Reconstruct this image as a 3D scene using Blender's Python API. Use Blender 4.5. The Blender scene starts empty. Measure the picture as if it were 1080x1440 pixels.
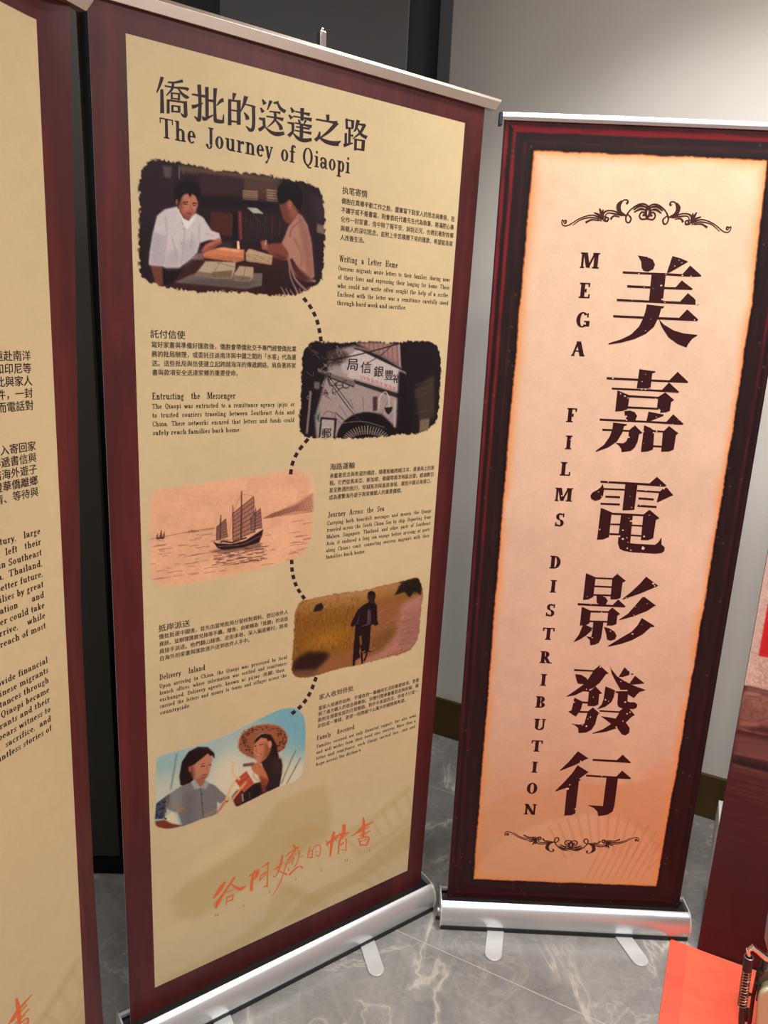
import bpy, bmesh, math, random
import numpy as np
from mathutils import Vector, Matrix
random.seed(4)
rng = np.random.default_rng(7)
SC = bpy.context.scene
COL = SC.collection
PI = math.pi

# ------------------------------------------------------------------ camera
EYE = 1.562                                    # eye height above the floor
FPX = 1013.448                                 # focal length in pixels of the 1080x1440 frame
CM = np.array([[0.9990134648838328, 0.04440829855780373, 0.0],
               [0.01059731072840469, -0.23839814748709365, 0.9711096849893155],
               [0.04312532882338026, -0.9701516511834235, -0.23863356788170523]])
CAM = np.array([0, 0, EYE])
cd = bpy.data.cameras.new('camera')
cam = bpy.data.objects.new('camera', cd)
COL.objects.link(cam)
cd.sensor_fit = 'VERTICAL'
cd.sensor_height = 24.0
cd.sensor_width = 18.0
cd.lens = FPX / 1440 * 24.0
cd.clip_start = .02
rx, dn, fw = Vector(CM[:, 0]), Vector(CM[:, 1]), Vector(CM[:, 2])
mw = Matrix((rx, -dn, -fw)).transposed().to_4x4()
mw.translation = Vector(CAM)
cam.matrix_world = mw
SC.camera = cam

# ------------------------------------------------------------------ world, exposure, lamps
SC.view_settings.view_transform = 'Standard'
SC.view_settings.look = 'None'
SC.view_settings.gamma = 1
SC.view_settings.use_curve_mapping = False
SC.view_settings.exposure = -0.33
w = bpy.data.worlds.new('world')
SC.world = w
w.use_nodes = True
w.node_tree.nodes['Background'].inputs[0].default_value = (.9, .95, 1, 1)
w.node_tree.nodes['Background'].inputs[1].default_value = .15
CEIL = 3.1
def lamp(name, loc, size, energy, color=(1, .985, .965), spread=PI, aim=None):
    l = bpy.data.lights.new(name, 'AREA')
    l.shape = 'DISK'
    l.size = size
    l.energy = energy
    l.color = color
    l.spread = spread
    o = bpy.data.objects.new(name, l)
    o.location = loc
    if aim:
        d = Vector(aim) - Vector(loc)
        o.rotation_euler = d.to_track_quat('-Z', 'Y').to_euler()
    COL.objects.link(o)
    return o
LAMPS = [(-.5, -.95, .40, 31, 180), (.75, -.9, .40, 27, 180), (-1.7, -.3, .40, 16, 180), (.1, -2.3, .40, 54, 180), (-1.05, 1.32, .25, 13, 180),  # last one here is added to brighten the floor gap and partition
         (1.65, .35, .35, 32, 180), (.72, 1.42, .30, 25, 112), (1.9, -.6, .40, 24, 180)]  # first two here are added to brighten the pale wall
for i, (x, y, s, e, sp) in enumerate(LAMPS):
    lamp('ceiling_lamp', (x, y, CEIL - .012), s, e, spread=math.radians(sp))

# ------------------------------------------------------------------ helpers
def ray(x, y):
    return CM @ np.array([(x - 540) / FPX, (y - 720) / FPX, 1.0])
def at_z(x, y, z):
    q = ray(x, y)
    return CAM + q * ((z - EYE) / q[2])
def at_y(x, y, Y):
    q = ray(x, y)
    return CAM + q * (Y / q[1])
def lin(c):
    c = np.asarray(c, float) / 255.0
    return np.where(c <= .04045, c / 12.92, ((c + .055) / 1.055) ** 2.4)
def rgba(c):
    l = lin(c)
    return (float(l[0]), float(l[1]), float(l[2]), 1)

class Frame:
    """a flat printed surface: o top left corner, U to the right, D down, n away from the viewer"""
    def __init__(s, C, curl=None):
        C = np.array(C, float)
        s.o = C[0]
        s.U = C[1] - C[0]; s.W = np.linalg.norm(s.U); s.U /= s.W
        s.D = C[3] - C[0]; s.H = np.linalg.norm(s.D); s.D /= s.H
        s.n = np.cross(s.U, s.D); s.n /= np.linalg.norm(s.n)
        s.curl = curl
    def P(s, u, v, off=0.0):
        u = np.asarray(u, float); v = np.asarray(v, float)
        k = -np.asarray(off, float)
        if s.curl is not None:
            k = k + s.curl(u, v)
        return s.o + u[..., None] * s.U + v[..., None] * s.D + (k + u * 0)[..., None] * s.n
    def uv(s, x, y):
        x = np.asarray(x, float); y = np.asarray(y, float)
        q = np.stack([(x - 540) / FPX, (y - 720) / FPX, x * 0 + 1], -1) @ CM.T
        t = np.dot(s.o - CAM, s.n) / (q @ s.n)
        p = CAM + q * t[..., None] - s.o
        return p @ s.U, p @ s.D

Z = np.array([0, 0, EYE])
def left_curl(u, v):
    t = np.clip((u / KL - .735) / .065, 0, 1)
    a = np.interp(v / KL, [0, .45, 1.0, 1.6, 1.98], [-.016, -.004, .012, .009, 0.0])
    return a * t * t
LO = np.array([-.526, 1.2464, .4681]); LY = 1.2040
FA = Frame(np.array([[-.4807, 1.2339, .4786], [.1755, 1.6915, .4771], [.1489, 1.7236, -1.4994], [-.5073, 1.266, -1.498]]) + Z)
FB = Frame(np.array([[.2148, 1.6629, .4492], [.8513, 1.6595, .4511], [.8572, 1.6738, -1.4961], [.2207, 1.6771, -1.498]]) + Z)
KL = .93                                        # the left banner is a slightly narrower stand
_q = np.array([[-.8128, .4996, .4696], [-.526, 1.2464, .4681], [-.5632, 1.2567, -1.5115], [-.8501, .5099, -1.51]]) * KL
_d = (_q[3] - _q[0]) / np.linalg.norm(_q[3] - _q[0]); _x = (_q[3][2] + EYE - .062) / -_d[2]
_q[2] += _d * _x; _q[3] += _d * _x
FL = Frame(_q + Z, left_curl)
BD = np.array([.9088, -.4172, 0]); BD /= np.linalg.norm(BD)
BO = np.array([.8912, 1.6057, 0])
BW, BH = .90, 1.90
FS = Frame([BO + [0, 0, BH], BO + BD * BW + [0, 0, BH], BO + BD * BW, BO])

def tag(o, label=None, cat=None, group=None, kind=None):
    if label: o['label'] = label
    if cat: o['category'] = cat
    if group: o['group'] = group
    if kind: o['kind'] = kind
    return o
def empty(name, loc, rz, label, cat, group=None):
    o = bpy.data.objects.new(name, None)
    COL.objects.link(o)
    o.empty_display_size = .1
    o.location = loc
    o.rotation_euler = (0, 0, rz)
    o['_l'] = 0
    del o['_l']
    return tag(o, label, cat, group)
def root_of(o):
    while o.parent: o = o.parent
    return o
def link(name, me, parent=None):
    o = bpy.data.objects.new(name, me)
    COL.objects.link(o)
    if parent: o.parent = parent
    return o
def to_local(P, parent):
    """world points -> the frame of the thing's Empty (its parts sit at its origin)"""
    P = np.asarray(P, float)
    if parent is None: return P
    r = root_of(parent)
    a = r.rotation_euler[2]; c, s = math.cos(a), math.sin(a)
    q = P - np.array(r.location)
    return np.stack([q[:, 0] * c + q[:, 1] * s, -q[:, 0] * s + q[:, 1] * c, q[:, 2]], -1)

# ---- materials
def mat(name, color, rough=.5, metal=0.0, spec=.5):
    m = bpy.data.materials.new(name); m.use_nodes = True
    b = m.node_tree.nodes['Principled BSDF']
    b.inputs['Base Color'].default_value = rgba(color)
    b.inputs['Roughness'].default_value = rough
    b.inputs['Metallic'].default_value = metal
    b.inputs['Specular IOR Level'].default_value = spec
    return m
def nd(m, t): return m.node_tree.nodes.new(t)
def lk(m, a, b): m.node_tree.links.new(a, b)
def bsdf(m): return m.node_tree.nodes['Principled BSDF']
def noise(m, scale, detail=4, rough=.55, vec=None, dist=0):
    n = nd(m, 'ShaderNodeTexNoise')
    n.inputs['Scale'].default_value = scale; n.inputs['Detail'].default_value = detail
    n.inputs['Roughness'].default_value = rough; n.inputs['Distortion'].default_value = dist
    if vec: lk(m, vec, n.inputs['Vector'])
    return n
def ramp(m, fac, stops, interp='LINEAR'):
    r = nd(m, 'ShaderNodeValToRGB'); r.color_ramp.interpolation = interp
    e = r.color_ramp.elements
    while len(e) > 1: e.remove(e[-1])
    e[0].position = stops[0][0]; e[0].color = stops[0][1]
    for p, c in stops[1:]:
        k = e.new(p); k.color = c
    lk(m, fac, r.inputs[0])
    return r
def coords(m, scale=(1, 1, 1), rot=(0, 0, 0), kind='Object'):
    t = nd(m, 'ShaderNodeTexCoord'); p = nd(m, 'ShaderNodeMapping')
    p.inputs['Scale'].default_value = scale; p.inputs['Rotation'].default_value = rot
    lk(m, t.outputs[kind], p.inputs[0])
    return p.outputs[0]
def mixc(m, fac, a, b, mode='MIX'):
    x = nd(m, 'ShaderNodeMix'); x.data_type = 'RGBA'; x.blend_type = mode
    for s, v in ((x.inputs[0], fac), (x.inputs[6], a), (x.inputs[7], b)):
        if isinstance(v, (int, float)): s.default_value = v
        elif isinstance(v, tuple): s.default_value = v
        else: lk(m, v, s)
    return x.outputs[2]

def print_material(name, rough=.48, spec=.14):
    m = mat(name, (200, 200, 200), rough, 0, spec)
    a = nd(m, 'ShaderNodeVertexColor'); a.layer_name = 'Col'
    n = noise(m, 260, 3, .6, coords(m))
    r = ramp(m, n.outputs[0], [(.3, (.975, .975, .975, 1)), (.7, (1.02, 1.02, 1.02, 1))])
    lk(m, mixc(m, 1.0, a.outputs[0], r.outputs[0], 'MULTIPLY'), bsdf(m).inputs['Base Color'])
    return m
M_PRINT = print_material('printed vinyl')
M_MATTE = print_material('printed board', .6, .25)
def brushed_maroon():
    m = mat('brushed maroon print', (74, 27, 28), .42, 0, .3)
    v = coords(m, (26, 26, 3))
    n = noise(m, 1.0, 6, .6, v, .8)
    n2 = noise(m, 2.4, 3, .5, coords(m, (1, 1, .8)))
    r = ramp(m, n.outputs[0], [(.25, rgba((60, 21, 23))), (.5, rgba((74, 26, 28))), (.68, rgba((86, 32, 31))), (.8, rgba((124, 56, 46)))])
    r2 = ramp(m, n2.outputs[0], [(.3, (.82, .8, .82, 1)), (.7, (1.1, 1.08, 1.05, 1))])
    lk(m, mixc(m, 1, r.outputs[0], r2.outputs[0], 'MULTIPLY'), bsdf(m).inputs['Base Color'])
    return m
M_MAROON = brushed_maroon()
M_INK = mat('dark brown ink', (44, 30, 34), .45, 0, .2)
M_BIG = mat('oxblood ink', (50, 14, 18), .45, 0, .2)
M_ORANGE = mat('orange brush ink', (206, 104, 58), .5, 0, .2)
M_ORN = mat('ornament ink', (62, 28, 24), .45, 0, .2)
M_PAPERDOT = mat('paper colour showing through', (226, 186, 158), .45, 0, .2)
def aluminium(name, c, rough, bumpy=True):
    m = mat(name, c, rough, .78)
    n = noise(m, 1.0, 3, .5, coords(m, (2, 90, 90)))
    r = ramp(m, n.outputs[0], [(.2, (rough * .96,) * 3 + (1,)), (.8, (rough * 1.05,) * 3 + (1,))])
    lk(m, r.outputs[0], bsdf(m).inputs['Roughness'])
    return m
M_ALU = aluminium('satin aluminium', (204, 205, 206), .32)
M_RAIL = aluminium('champagne aluminium rail', (176, 160, 148), .34)
M_CAP = mat('silver end cap', (225, 225, 225), .28, .6)
M_BLACK = mat('black plastic', (20, 20, 21), .45)
M_FOOT = mat('pale painted steel', (200, 202, 202), .35, .3)
M_CHROME = mat('chrome', (235, 235, 235), .1, 1.0)

# ---- mesh builders
def mesh_obj(name, V, F, mats, parent=None, mi=None, smooth=False):
    me = bpy.data.meshes.new(name)
    me.from_pydata([tuple(p) for p in to_local(np.asarray(V, float), parent)], [], F)
    for m in (mats if isinstance(mats, (list, tuple)) else [mats]): me.materials.append(m)
    if mi is not None: me.polygons.foreach_set('material_index', mi)
    if smooth: me.polygons.foreach_set('use_smooth', [True] * len(me.polygons))
    me.update()
    return link(name, me, parent)

class Geo:
    def __init__(s): s.V = []; s.F = []; s.M = []
    def add(s, V, F, m=0):
        b = len(s.V); s.V += [tuple(p) for p in V]
        s.F += [tuple(b + i for i in f) for f in F]; s.M += [m] * len(F)
        return s
    def box(s, c, ax, h, m=0):
        c = np.asarray(c, float); a = [np.asarray(x, float) for x in ax]
        V = [c + a[0] * h[0] * i + a[1] * h[1] * j + a[2] * h[2] * k for k in (-1, 1) for j in (-1, 1) for i in (-1, 1)]
        return s.add(V, [(0, 2, 3, 1), (4, 5, 7, 6), (0, 1, 5, 4), (2, 6, 7, 3), (0, 4, 6, 2), (1, 3, 7, 5)], m)
    def tube(s, pts, r, seg=12, m=0, cap=True):
        pts = [np.asarray(p, float) for p in pts]; n = len(pts)
        rr = r if isinstance(r, (list, tuple)) else [r] * n
        V = []; ref = None
        for i, p in enumerate(pts):
            d = pts[min(i + 1, n - 1)] - pts[max(i - 1, 0)]; d /= np.linalg.norm(d) + 1e-12
            if ref is None:
                ref = np.array([0, 0, 1.0]) if abs(d[2]) < .9 else np.array([1.0, 0, 0])
            a = ref - d * np.dot(ref, d); a /= np.linalg.norm(a); b = np.cross(d, a); ref = a
            V += [p + (a * math.cos(t) + b * math.sin(t)) * rr[i] for t in np.linspace(0, 2 * PI, seg, endpoint=False)]
        F = [(i * seg + j, i * seg + (j + 1) % seg, (i + 1) * seg + (j + 1) % seg, (i + 1) * seg + j) for i in range(n - 1) for j in range(seg)]
        if cap: F += [tuple(range(seg))[::-1], tuple(range((n - 1) * seg, n * seg))]
        return s.add(V, F, m)
    def prism(s, prof, a0, a1, m=0, cap=True):
        """prof: list of 3d offsets, a0 a1: 3d start and end"""
        n = len(prof)
        V = [np.asarray(a0) + p for p in prof] + [np.asarray(a1) + p for p in prof]
        F = [(i, (i + 1) % n, n + (i + 1) % n, n + i) for i in range(n)]
        if cap: F += [tuple(range(n))[::-1], tuple(range(n, 2 * n))]
        return s.add(V, F, m)
    def obj(s, name, mats, parent=None, smooth=False, bevel=0, seg=2):
        o = mesh_obj(name, s.V, s.F, mats, parent, s.M, smooth)
        if smooth or bevel:
            bm = bmesh.new(); bm.from_mesh(o.data)
            bmesh.ops.recalc_face_normals(bm, faces=bm.faces)
            bm.to_mesh(o.data); bm.free()
        if bevel:
            b = o.modifiers.new('bevel', 'BEVEL'); b.width = bevel; b.segments = seg; b.limit_method = 'ANGLE'
        if smooth:
            try:
                o.data.set_sharp_from_angle(angle=math.radians(40))
            except Exception: pass
        return o

class Ink:
    """flat lettering and line work printed on a Frame; layer = height above the vinyl"""
    def __init__(s, fr, base=.00035):
        s.fr = fr; s.base = base; s.V = []; s.F = []; s.M = []; s.k = 0
    def _off(s):
        s.k += 1
        return s.base + (s.k % 9) * 1.2e-5
    def uvfaces(s, uv, faces, m=0, extra=0):
        uv = np.asarray(uv, float)
        P = s.fr.P(uv[:, 0], uv[:, 1], s._off() + extra)
        b = len(s.V); s.V += [tuple(p) for p in P]
        s.F += [tuple(b + i for i in f) for f in faces]; s.M += [m] * len(faces)
    def uvpoly(s, uv, m=0, extra=0): s.uvfaces(uv, [tuple(range(len(uv)))], m, extra)
    def poly(s, pts, T=(0, 0, 1), m=0, extra=0):
        p = np.asarray(pts, float) / T[2] + np.array(T[:2])
        u, v = s.fr.uv(p[:, 0], p[:, 1])
        s.uvpoly(np.stack([u, v], -1), m, extra)
    def brush(s, pts, wid, T=(0, 0, 1), m=0, sub=5, closed=False):
        V, F = strip(pts, wid, sub)
        p = V / T[2] + np.array(T[:2])
        u, v = s.fr.uv(p[:, 0], p[:, 1])
        s.uvfaces(np.stack([u, v], -1), F, m)
    def obj(s, name, mats, parent):
        return mesh_obj(name, s.V, s.F, mats, parent, s.M)

def catmull(P, sub):
    P = np.asarray(P, float)
    if len(P) < 3 or sub <= 1: 
        if len(P) == 2:
            return np.array([P[0] + (P[1] - P[0]) * t for t in np.linspace(0, 1, 4)])
        return P
    Q = np.vstack([2 * P[0] - P[1], P, 2 * P[-1] - P[-2]]); out = []
    for i in range(1, len(Q) - 2):
        for t in np.linspace(0, 1, sub, endpoint=False):
            a, b, c, d = Q[i - 1:i + 3]
            out.append(.5 * (2 * b + (c - a) * t + (2 * a - 5 * b + 4 * c - d) * t * t + (3 * b - a - 3 * c + d) * t ** 3))
    out.append(P[-1])
    return np.array(out)
def strip(pts, wid, sub=5):
    P = np.asarray(pts, float); n = len(P)
    W = np.asarray(wid if isinstance(wid, (list, tuple)) else [wid], float)
    if len(W) != n: W = np.interp(np.linspace(0, 1, n), np.linspace(0, 1, len(W)), W)
    Q = catmull(np.hstack([P, W[:, None]]), sub)
    C, W = Q[:, :2], np.maximum(Q[:, 2], .01)
    d = np.gradient(C, axis=0); d /= np.linalg.norm(d, axis=1)[:, None] + 1e-9
    nrm = np.stack([-d[:, 1], d[:, 0]], -1) * W[:, None] / 2
    V = np.vstack([C + nrm, C - nrm]); k = len(C)
    return V, [(i, i + 1, k + i + 1, k + i) for i in range(k - 1)]

# ---- painter for the printed pictures (the pixels become the colours of a fine mesh)
def upnoise(h, w, cell, seed=0):
    g = np.random.default_rng(seed).random((int(h / cell) + 3, int(w / cell) + 3))
    y = np.linspace(0, g.shape[0] - 2.001, h); x = np.linspace(0, g.shape[1] - 2.001, w)
    yi, xi = y.astype(int), x.astype(int); fy, fx = (y - yi)[:, None], (x - xi)[None]
    fy = fy * fy * (3 - 2 * fy); fx = fx * fx * (3 - 2 * fx)
    a = g[yi][:, xi]; b = g[yi][:, xi + 1]; c = g[yi + 1][:, xi]; d = g[yi + 1][:, xi + 1]
    return a * (1 - fy) * (1 - fx) + b * (1 - fy) * fx + c * fy * (1 - fx) + d * fy * fx
def blur(a, r):
    if r < .3: return a
    k = max(1, int(round(r))); ker = np.exp(-.5 * (np.arange(-2 * k, 2 * k + 1) / r) ** 2); ker /= ker.sum()
    for ax in (0, 1):
        pad = [(0, 0), (0, 0)]; pad[ax] = (2 * k, 2 * k)
        b = np.pad(a, pad, mode='edge')
        n = a.shape[ax]
        a = sum(ker[i] * (b[i:i + n] if ax == 0 else b[:, i:i + n]) for i in range(4 * k + 1))
    return a
class Picture:
    def __init__(s, fr, u0, v0, u1, v1, res, T=(0, 0, 1), bg=(128, 128, 128)):
        s.fr, s.u0, s.v0, s.res, s.T = fr, u0, v0, res, T
        s.w = int(round((u1 - u0) / res)); s.h = int(round((v1 - v0) / res))
        s.A = np.ones((s.h, s.w, 3)) * np.array(bg, float)
        s.X, s.Y = np.meshgrid(np.arange(s.w), np.arange(s.h))
    def px(s, pts):
        p = np.asarray(pts, float)[:, :2] / s.T[2] + np.array(s.T[:2])
        u, v = s.fr.uv(p[:, 0], p[:, 1])
        return np.stack([(u - s.u0) / s.res, (v - s.v0) / s.res], -1)
    def mask(s, Q, soft=0):
        x0, y0 = np.floor(Q.min(0)).astype(int) - 1; x1, y1 = np.ceil(Q.max(0)).astype(int) + 2
        x0, y0 = max(x0, 0), max(y0, 0); x1, y1 = min(x1, s.w), min(y1, s.h)
        M = np.zeros((s.h, s.w))
        if x1 <= x0 or y1 <= y0: return M
        acc = np.zeros((y1 - y0, x1 - x0))
        for oy in (-.3, .3):
            for ox in (-.3, .3):
                X = s.X[y0:y1, x0:x1] + ox; Y = s.Y[y0:y1, x0:x1] + oy
                c = np.zeros(X.shape, bool)
                for (ax, ay), (bx, by) in zip(Q, np.roll(Q, -1, 0)):
                    if ay == by: continue
                    c ^= ((ay > Y) != (by > Y)) & (X < (bx - ax) * (Y - ay) / (by - ay) + ax)
                acc += c / 4
        M[y0:y1, x0:x1] = acc
        return blur(M, soft) if soft else M
    def blend(s, M, c, a=1.0):
        s.A += (np.asarray(c, float) - s.A) * (M * a)[..., None]
    def fill(s, pts, c, soft=.5, a=1.0): s.blend(s.mask(s.px(pts), soft), c, a)
    def line(s, pts, wid, c, soft=0, a=1.0, sub=5):
        V, F = strip(pts, wid, sub); n = len(V) // 2
        s.blend(s.mask(s.px(np.vstack([V[:n], V[n:][::-1]])), soft), c, a)
    def ell(s, cx, cy, ax, ay, c, soft=.5, a=1.0, rot=0):
        t = np.linspace(0, 2 * PI, 28, endpoint=False); r = math.radians(rot)
        x, y = ax * np.cos(t), ay * np.sin(t)
        s.fill(np.stack([cx + x * math.cos(r) - y * math.sin(r), cy + x * math.sin(r) + y * math.cos(r)], -1), c, soft, a)
    def grain(s, amt, cell=2, seed=1):
        s.A *= 1 + amt * (upnoise(s.h, s.w, cell, seed) - .5)[..., None]
    def obj(s, name, parent, off, keep=None, m=None, jag=None):
        h, w_ = s.h, s.w
        u = s.u0 + (np.arange(w_) + .0) * s.res; v = s.v0 + np.arange(h) * s.res
        UU, VV = np.meshgrid(u, v)
        P = to_local(s.fr.P(UU, VV, off).reshape(-1, 3), parent)
        idx = np.arange(h * w_).reshape(h, w_)
        F = np.stack([idx[:-1, :-1], idx[1:, :-1], idx[1:, 1:], idx[:-1, 1:]], -1).reshape(-1, 4)
        if keep is not None:
            kk = (keep[:-1, :-1] + keep[1:, :-1] + keep[1:, 1:] + keep[:-1, 1:]).reshape(-1) > .02
            F = F[kk]
        return grid_mesh(name, P, F, lin(np.clip(s.A, 0, 255)).reshape(-1, 3), m or M_PRINT, parent)
def grid_mesh(name, P, F, C, m, parent):
    me = bpy.data.meshes.new(name)
    me.vertices.add(len(P)); me.vertices.foreach_set('co', P.astype(np.float32).ravel())
    me.loops.add(len(F) * 4); me.loops.foreach_set('vertex_index', F.astype(np.int32).ravel())
    me.polygons.add(len(F)); me.polygons.foreach_set('loop_start', np.arange(0, len(F) * 4, 4, dtype=np.int32))
    me.update(calc_edges=True)
    at = me.color_attributes.new('Col', 'FLOAT_COLOR', 'POINT')
    at.data.foreach_set('color', np.hstack([C, np.ones((len(C), 1))]).astype(np.float32).ravel())
    me.materials.append(m)
    return link(name, me, parent)

# ---- latin serif lettering, units of cap height, y up
def glyph(ch, s=.14, t=.05):
    P = []
    X, e = .64, .085
    def R(x0, y0, x1, y1): P.append([(x0, y0), (x1, y0), (x1, y1), (x0, y1)])
    def L(x0, y0, x1, y1, wd): P.append([(x0 - wd / 2, y0), (x0 + wd / 2, y0), (x1 + wd / 2, y1), (x1 - wd / 2, y1)])
    def ring(cx, cy, a, b, sx, sy, a0=0, a1=360):
        n = max(4, int(abs(a1 - a0) / 22))
        T = np.radians(np.linspace(a0, a1, n + 1))
        o = [(cx + a * math.cos(q), cy + b * math.sin(q)) for q in T]
        i = [(cx + (a - sx) * math.cos(q), cy + (b - sy) * math.sin(q)) for q in T]
        for k in range(n): P.append([o[k], o[k + 1], i[k + 1], i[k]])
    def ser(x, y, up, lft=1, rgt=1, wd=None):
        wd = s if wd is None else wd
        R(x - e * lft, y if up else y - t, x + wd + e * rgt, y + t if up else y)
    def stem(x, y0, y1, top=(1, 1), bot=(1, 1), wd=None):
        wd = s if wd is None else wd
        R(x, y0, x + wd, y1)
        if bot: ser(x, y0, True, bot[0], bot[1], wd)
        if top: ser(x, y1, False, top[0], top[1], wd)
    def dot(x, y, r): P.append([(x + r * math.cos(q), y + r * math.sin(q)) for q in np.linspace(0, 2 * PI, 8, endpoint=False)])
    x0 = .1; h = s * .62
    A = .7
    if ch == 'T': R(0, 1 - t, .8, 1); stem(.4 - s / 2, 0, 1, None); R(0, .72, t, 1); R(.8 - t, .72, .8, 1); A = .84
    elif ch == 'J':
        R(.3, .12, .3 + s, 1); ser(.3, 1, False); ring(.3 + s - .2, .1, .2, .22, s * .8, t, 180, 360); dot(.13, .07, .075); A = .6
    elif ch in 'OQ':
        ring(.4, .5, .38, .52, s, t); A = .84
        if ch == 'Q': L(.28, .1, .46, -.08, s); R(.4, -.14, .68, -.06)
    elif ch in 'GC':
        ring(.4, .5, .38, .52, s, t, 42, 318); R(.66, .66, .66 + t, .95); A = .82
        if ch == 'G': R(.62, .06, .62 + s * .9, .44); R(.5, .44 - t, .84, .44)
        else: R(.66, .1, .66 + t, .3)
    elif ch == 'M':
        L(.14, 0, .14, 1, t * 1.5); stem(.82, 0, 1); L(.16 + s / 2, 1, .5, .04, s); L(.5, .04, .86, 1, t * 1.4)
        R(.02, 0, .27, t); R(.0, 1 - t, .2, 1); A = 1.1
    elif ch in 'EFL':
        stem(x0, 0, 1, (1, 1), (1, 1)); A = .74
        if ch in 'EF': R(x0, 1 - t, .64, 1); R(.64 - t, .74, .64, 1); R(x0, .5 - t / 2, .46, .5 + t / 2); R(.46 - t, .38, .46, .62)
        if ch in 'EL': R(x0, 0, .68, t); R(.68 - t, 0, .68, .28)
    elif ch == 'A':
        L(.1, 0, .38, 1, t * 1.4); L(.68, 0, .4, 1, s * 1.15); R(.2, .3, .58, .3 + t); R(0, 0, .22, t); R(.54, 0, .84, t); A = .86
    elif ch == 'I': stem(x0, 0, 1); A = .2 + s
    elif ch == 'S':
        ring(.32, .74, .26, .27, s * .85, t * 1.2, 35, 265); ring(.32, .26, .29, .28, s * .9, t * 1.2, -150, 88)
        P.append([(.14, .64), (.2, .56), (.5, .36), (.54, .3), (.5, .42), (.36, .54), (.2, .68)]); R(.5, .7, .5 + t, 1); R(.04, 0, .04 + t, .3); A = .68
    elif ch in 'DPRB':
        stem(x0, 0, 1, (1, 0), (1, 0)); A = .8
        if ch == 'D': R(x0, 1 - t, .34, 1); R(x0, 0, .34, t); ring(.34, .5, .4, .5, s, t, -90, 90)
        else:
            R(x0, 1 - t, .4, 1); R(x0, .48, .4, .48 + t); ring(.4, .74, .25, .26, s, t, -90, 90)
            if ch == 'B': R(x0, 0, .4, t); ring(.4, .25, .29, .25, s, t, -90, 90)
            if ch in 'PR': ser(x0, 0, True)
            if ch == 'R': L(.66, 0, .4, .5, s); R(.58, 0, .86, t); A = .86
    elif ch == 'U':
        stem(x0, .25, 1, (1, 1), None); stem(.62, .25, 1, (1, 1), None, t * 1.4); ring((.1 + .62 + t * 1.4) / 2, .26, (.52 + t * 1.4) / 2, .27, s * .8, t * 1.2, 180, 360); A = .84
    elif ch == 'N':
        stem(x0, 0, 1, (1, 0), (1, 1), t * 1.5); stem(.68, 0, 1, (1, 1), None, t * 1.5); L(.72, 0, .14, 1, s * 1.1); A = .88
    elif ch == 'W':
        L(.28, 0, .1, 1, s); L(.3, 0, .5, 1, t * 1.4); L(.7, 0, .5, 1, s); L(.72, 0, .92, 1, t * 1.4); R(0, 1 - t, .22, 1); R(.8, 1 - t, 1.02, 1); A = 1.06
    elif ch == 'H': stem(x0, 0, 1); stem(.58, 0, 1); R(x0, .48, .6, .48 + t); A = .9
    elif ch == 'a':
        ring(.23, .19, .2, .205, s * .95, t, 20, 340); R(.36, .1, .36 + s, .46); ring(.26, .44, .1 + s + (.0), .21, s, t * 1.4, 0, 150); dot(.1, X - .17, .075)
        R(.36 + s * .4, 0, .36 + s + .09, t); R(.36 + s * .2, t * .5, .36 + s, .14); A = .46 + s
    elif ch in 'nhrm':
        stem(x0, 0, 1 if ch == 'h' else X, (1, 0)); a = .17 + s / 2
        if ch == 'r': ring(x0 + s + .16, X - .2, .2, .2, s * .7, t * 1.5, 70, 170); dot(.46, X - .1, .075); A = .54
        else:
            for k in range(2 if ch == 'm' else 1):
                xx = x0 + k * .36; ring(xx + a, X - .22, a, .22, s, t * 1.4, 0, 165); R(xx + 2 * a - s, 0, xx + 2 * a, X - .2); R(xx + 2 * a - s - e * .8, 0, xx + 2 * a + e * .8, t)
            A = x0 + 2 * a + .1 + (.36 if ch == 'm' else 0)
    elif ch == 'u':
        stem(x0, .2, X, (1, 0), None); a = .17 + s / 2; ring(x0 + a, .22, a, .23, s, t * 1.4, 180, 345); stem(x0 + 2 * a - s, 0, X, (1, 0), (0, 1)); A = x0 + 2 * a + .1
    elif ch in 'il':
        stem(x0, 0, X if ch == 'i' else 1, (1, 0)); A = .2 + s
        if ch == 'i': dot(x0 + s / 2, .86, .085)
    elif ch == 'j': R(x0, -.2, x0 + s, X); ser(x0, X, False, 1, 0); dot(x0 + s / 2, .86, .085); ring(x0 + s - .14, -.18, .14, .14, s * .8, t, 200, 360); A = .2 + s
    elif ch == 't': R(x0, .15, x0 + s, .86); R(0, X - t, .36, X); ring(x0 + .16, .16, .16, .17, s, t * 1.3, 180, 320); A = .42
    elif ch == 'f': R(x0, 0, x0 + s, .8); ser(x0, 0, True); R(0, X - t, .4, X); ring(x0 + .17, .8, .17, .2, s, t * 1.3, 40, 180); dot(x0 + .28, .9, .07); A = .42
    elif ch == 'o': ring(.29, X / 2, .27, X / 2 + .015, s, t); A = .6
    elif ch == 'e': ring(.28, X / 2, .26, X / 2 + .015, s, t, 0, 318); R(.06, X / 2 - .01, .52, X / 2 + t); A = .58
    elif ch == 'c': ring(.28, X / 2, .26, X / 2 + .015, s, t, 50, 318); dot(.44, X - .14, .075); A = .54
    elif ch in 'bp':
        stem(x0, 0 if ch == 'b' else -.3, 1 if ch == 'b' else X, (1, 0), None if ch == 'b' else (1, 1)); ring(.32 + s * .3, X / 2, .24, X / 2 + .01, s, t, -150, 150); A = .66
    elif ch in 'dq':
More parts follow.
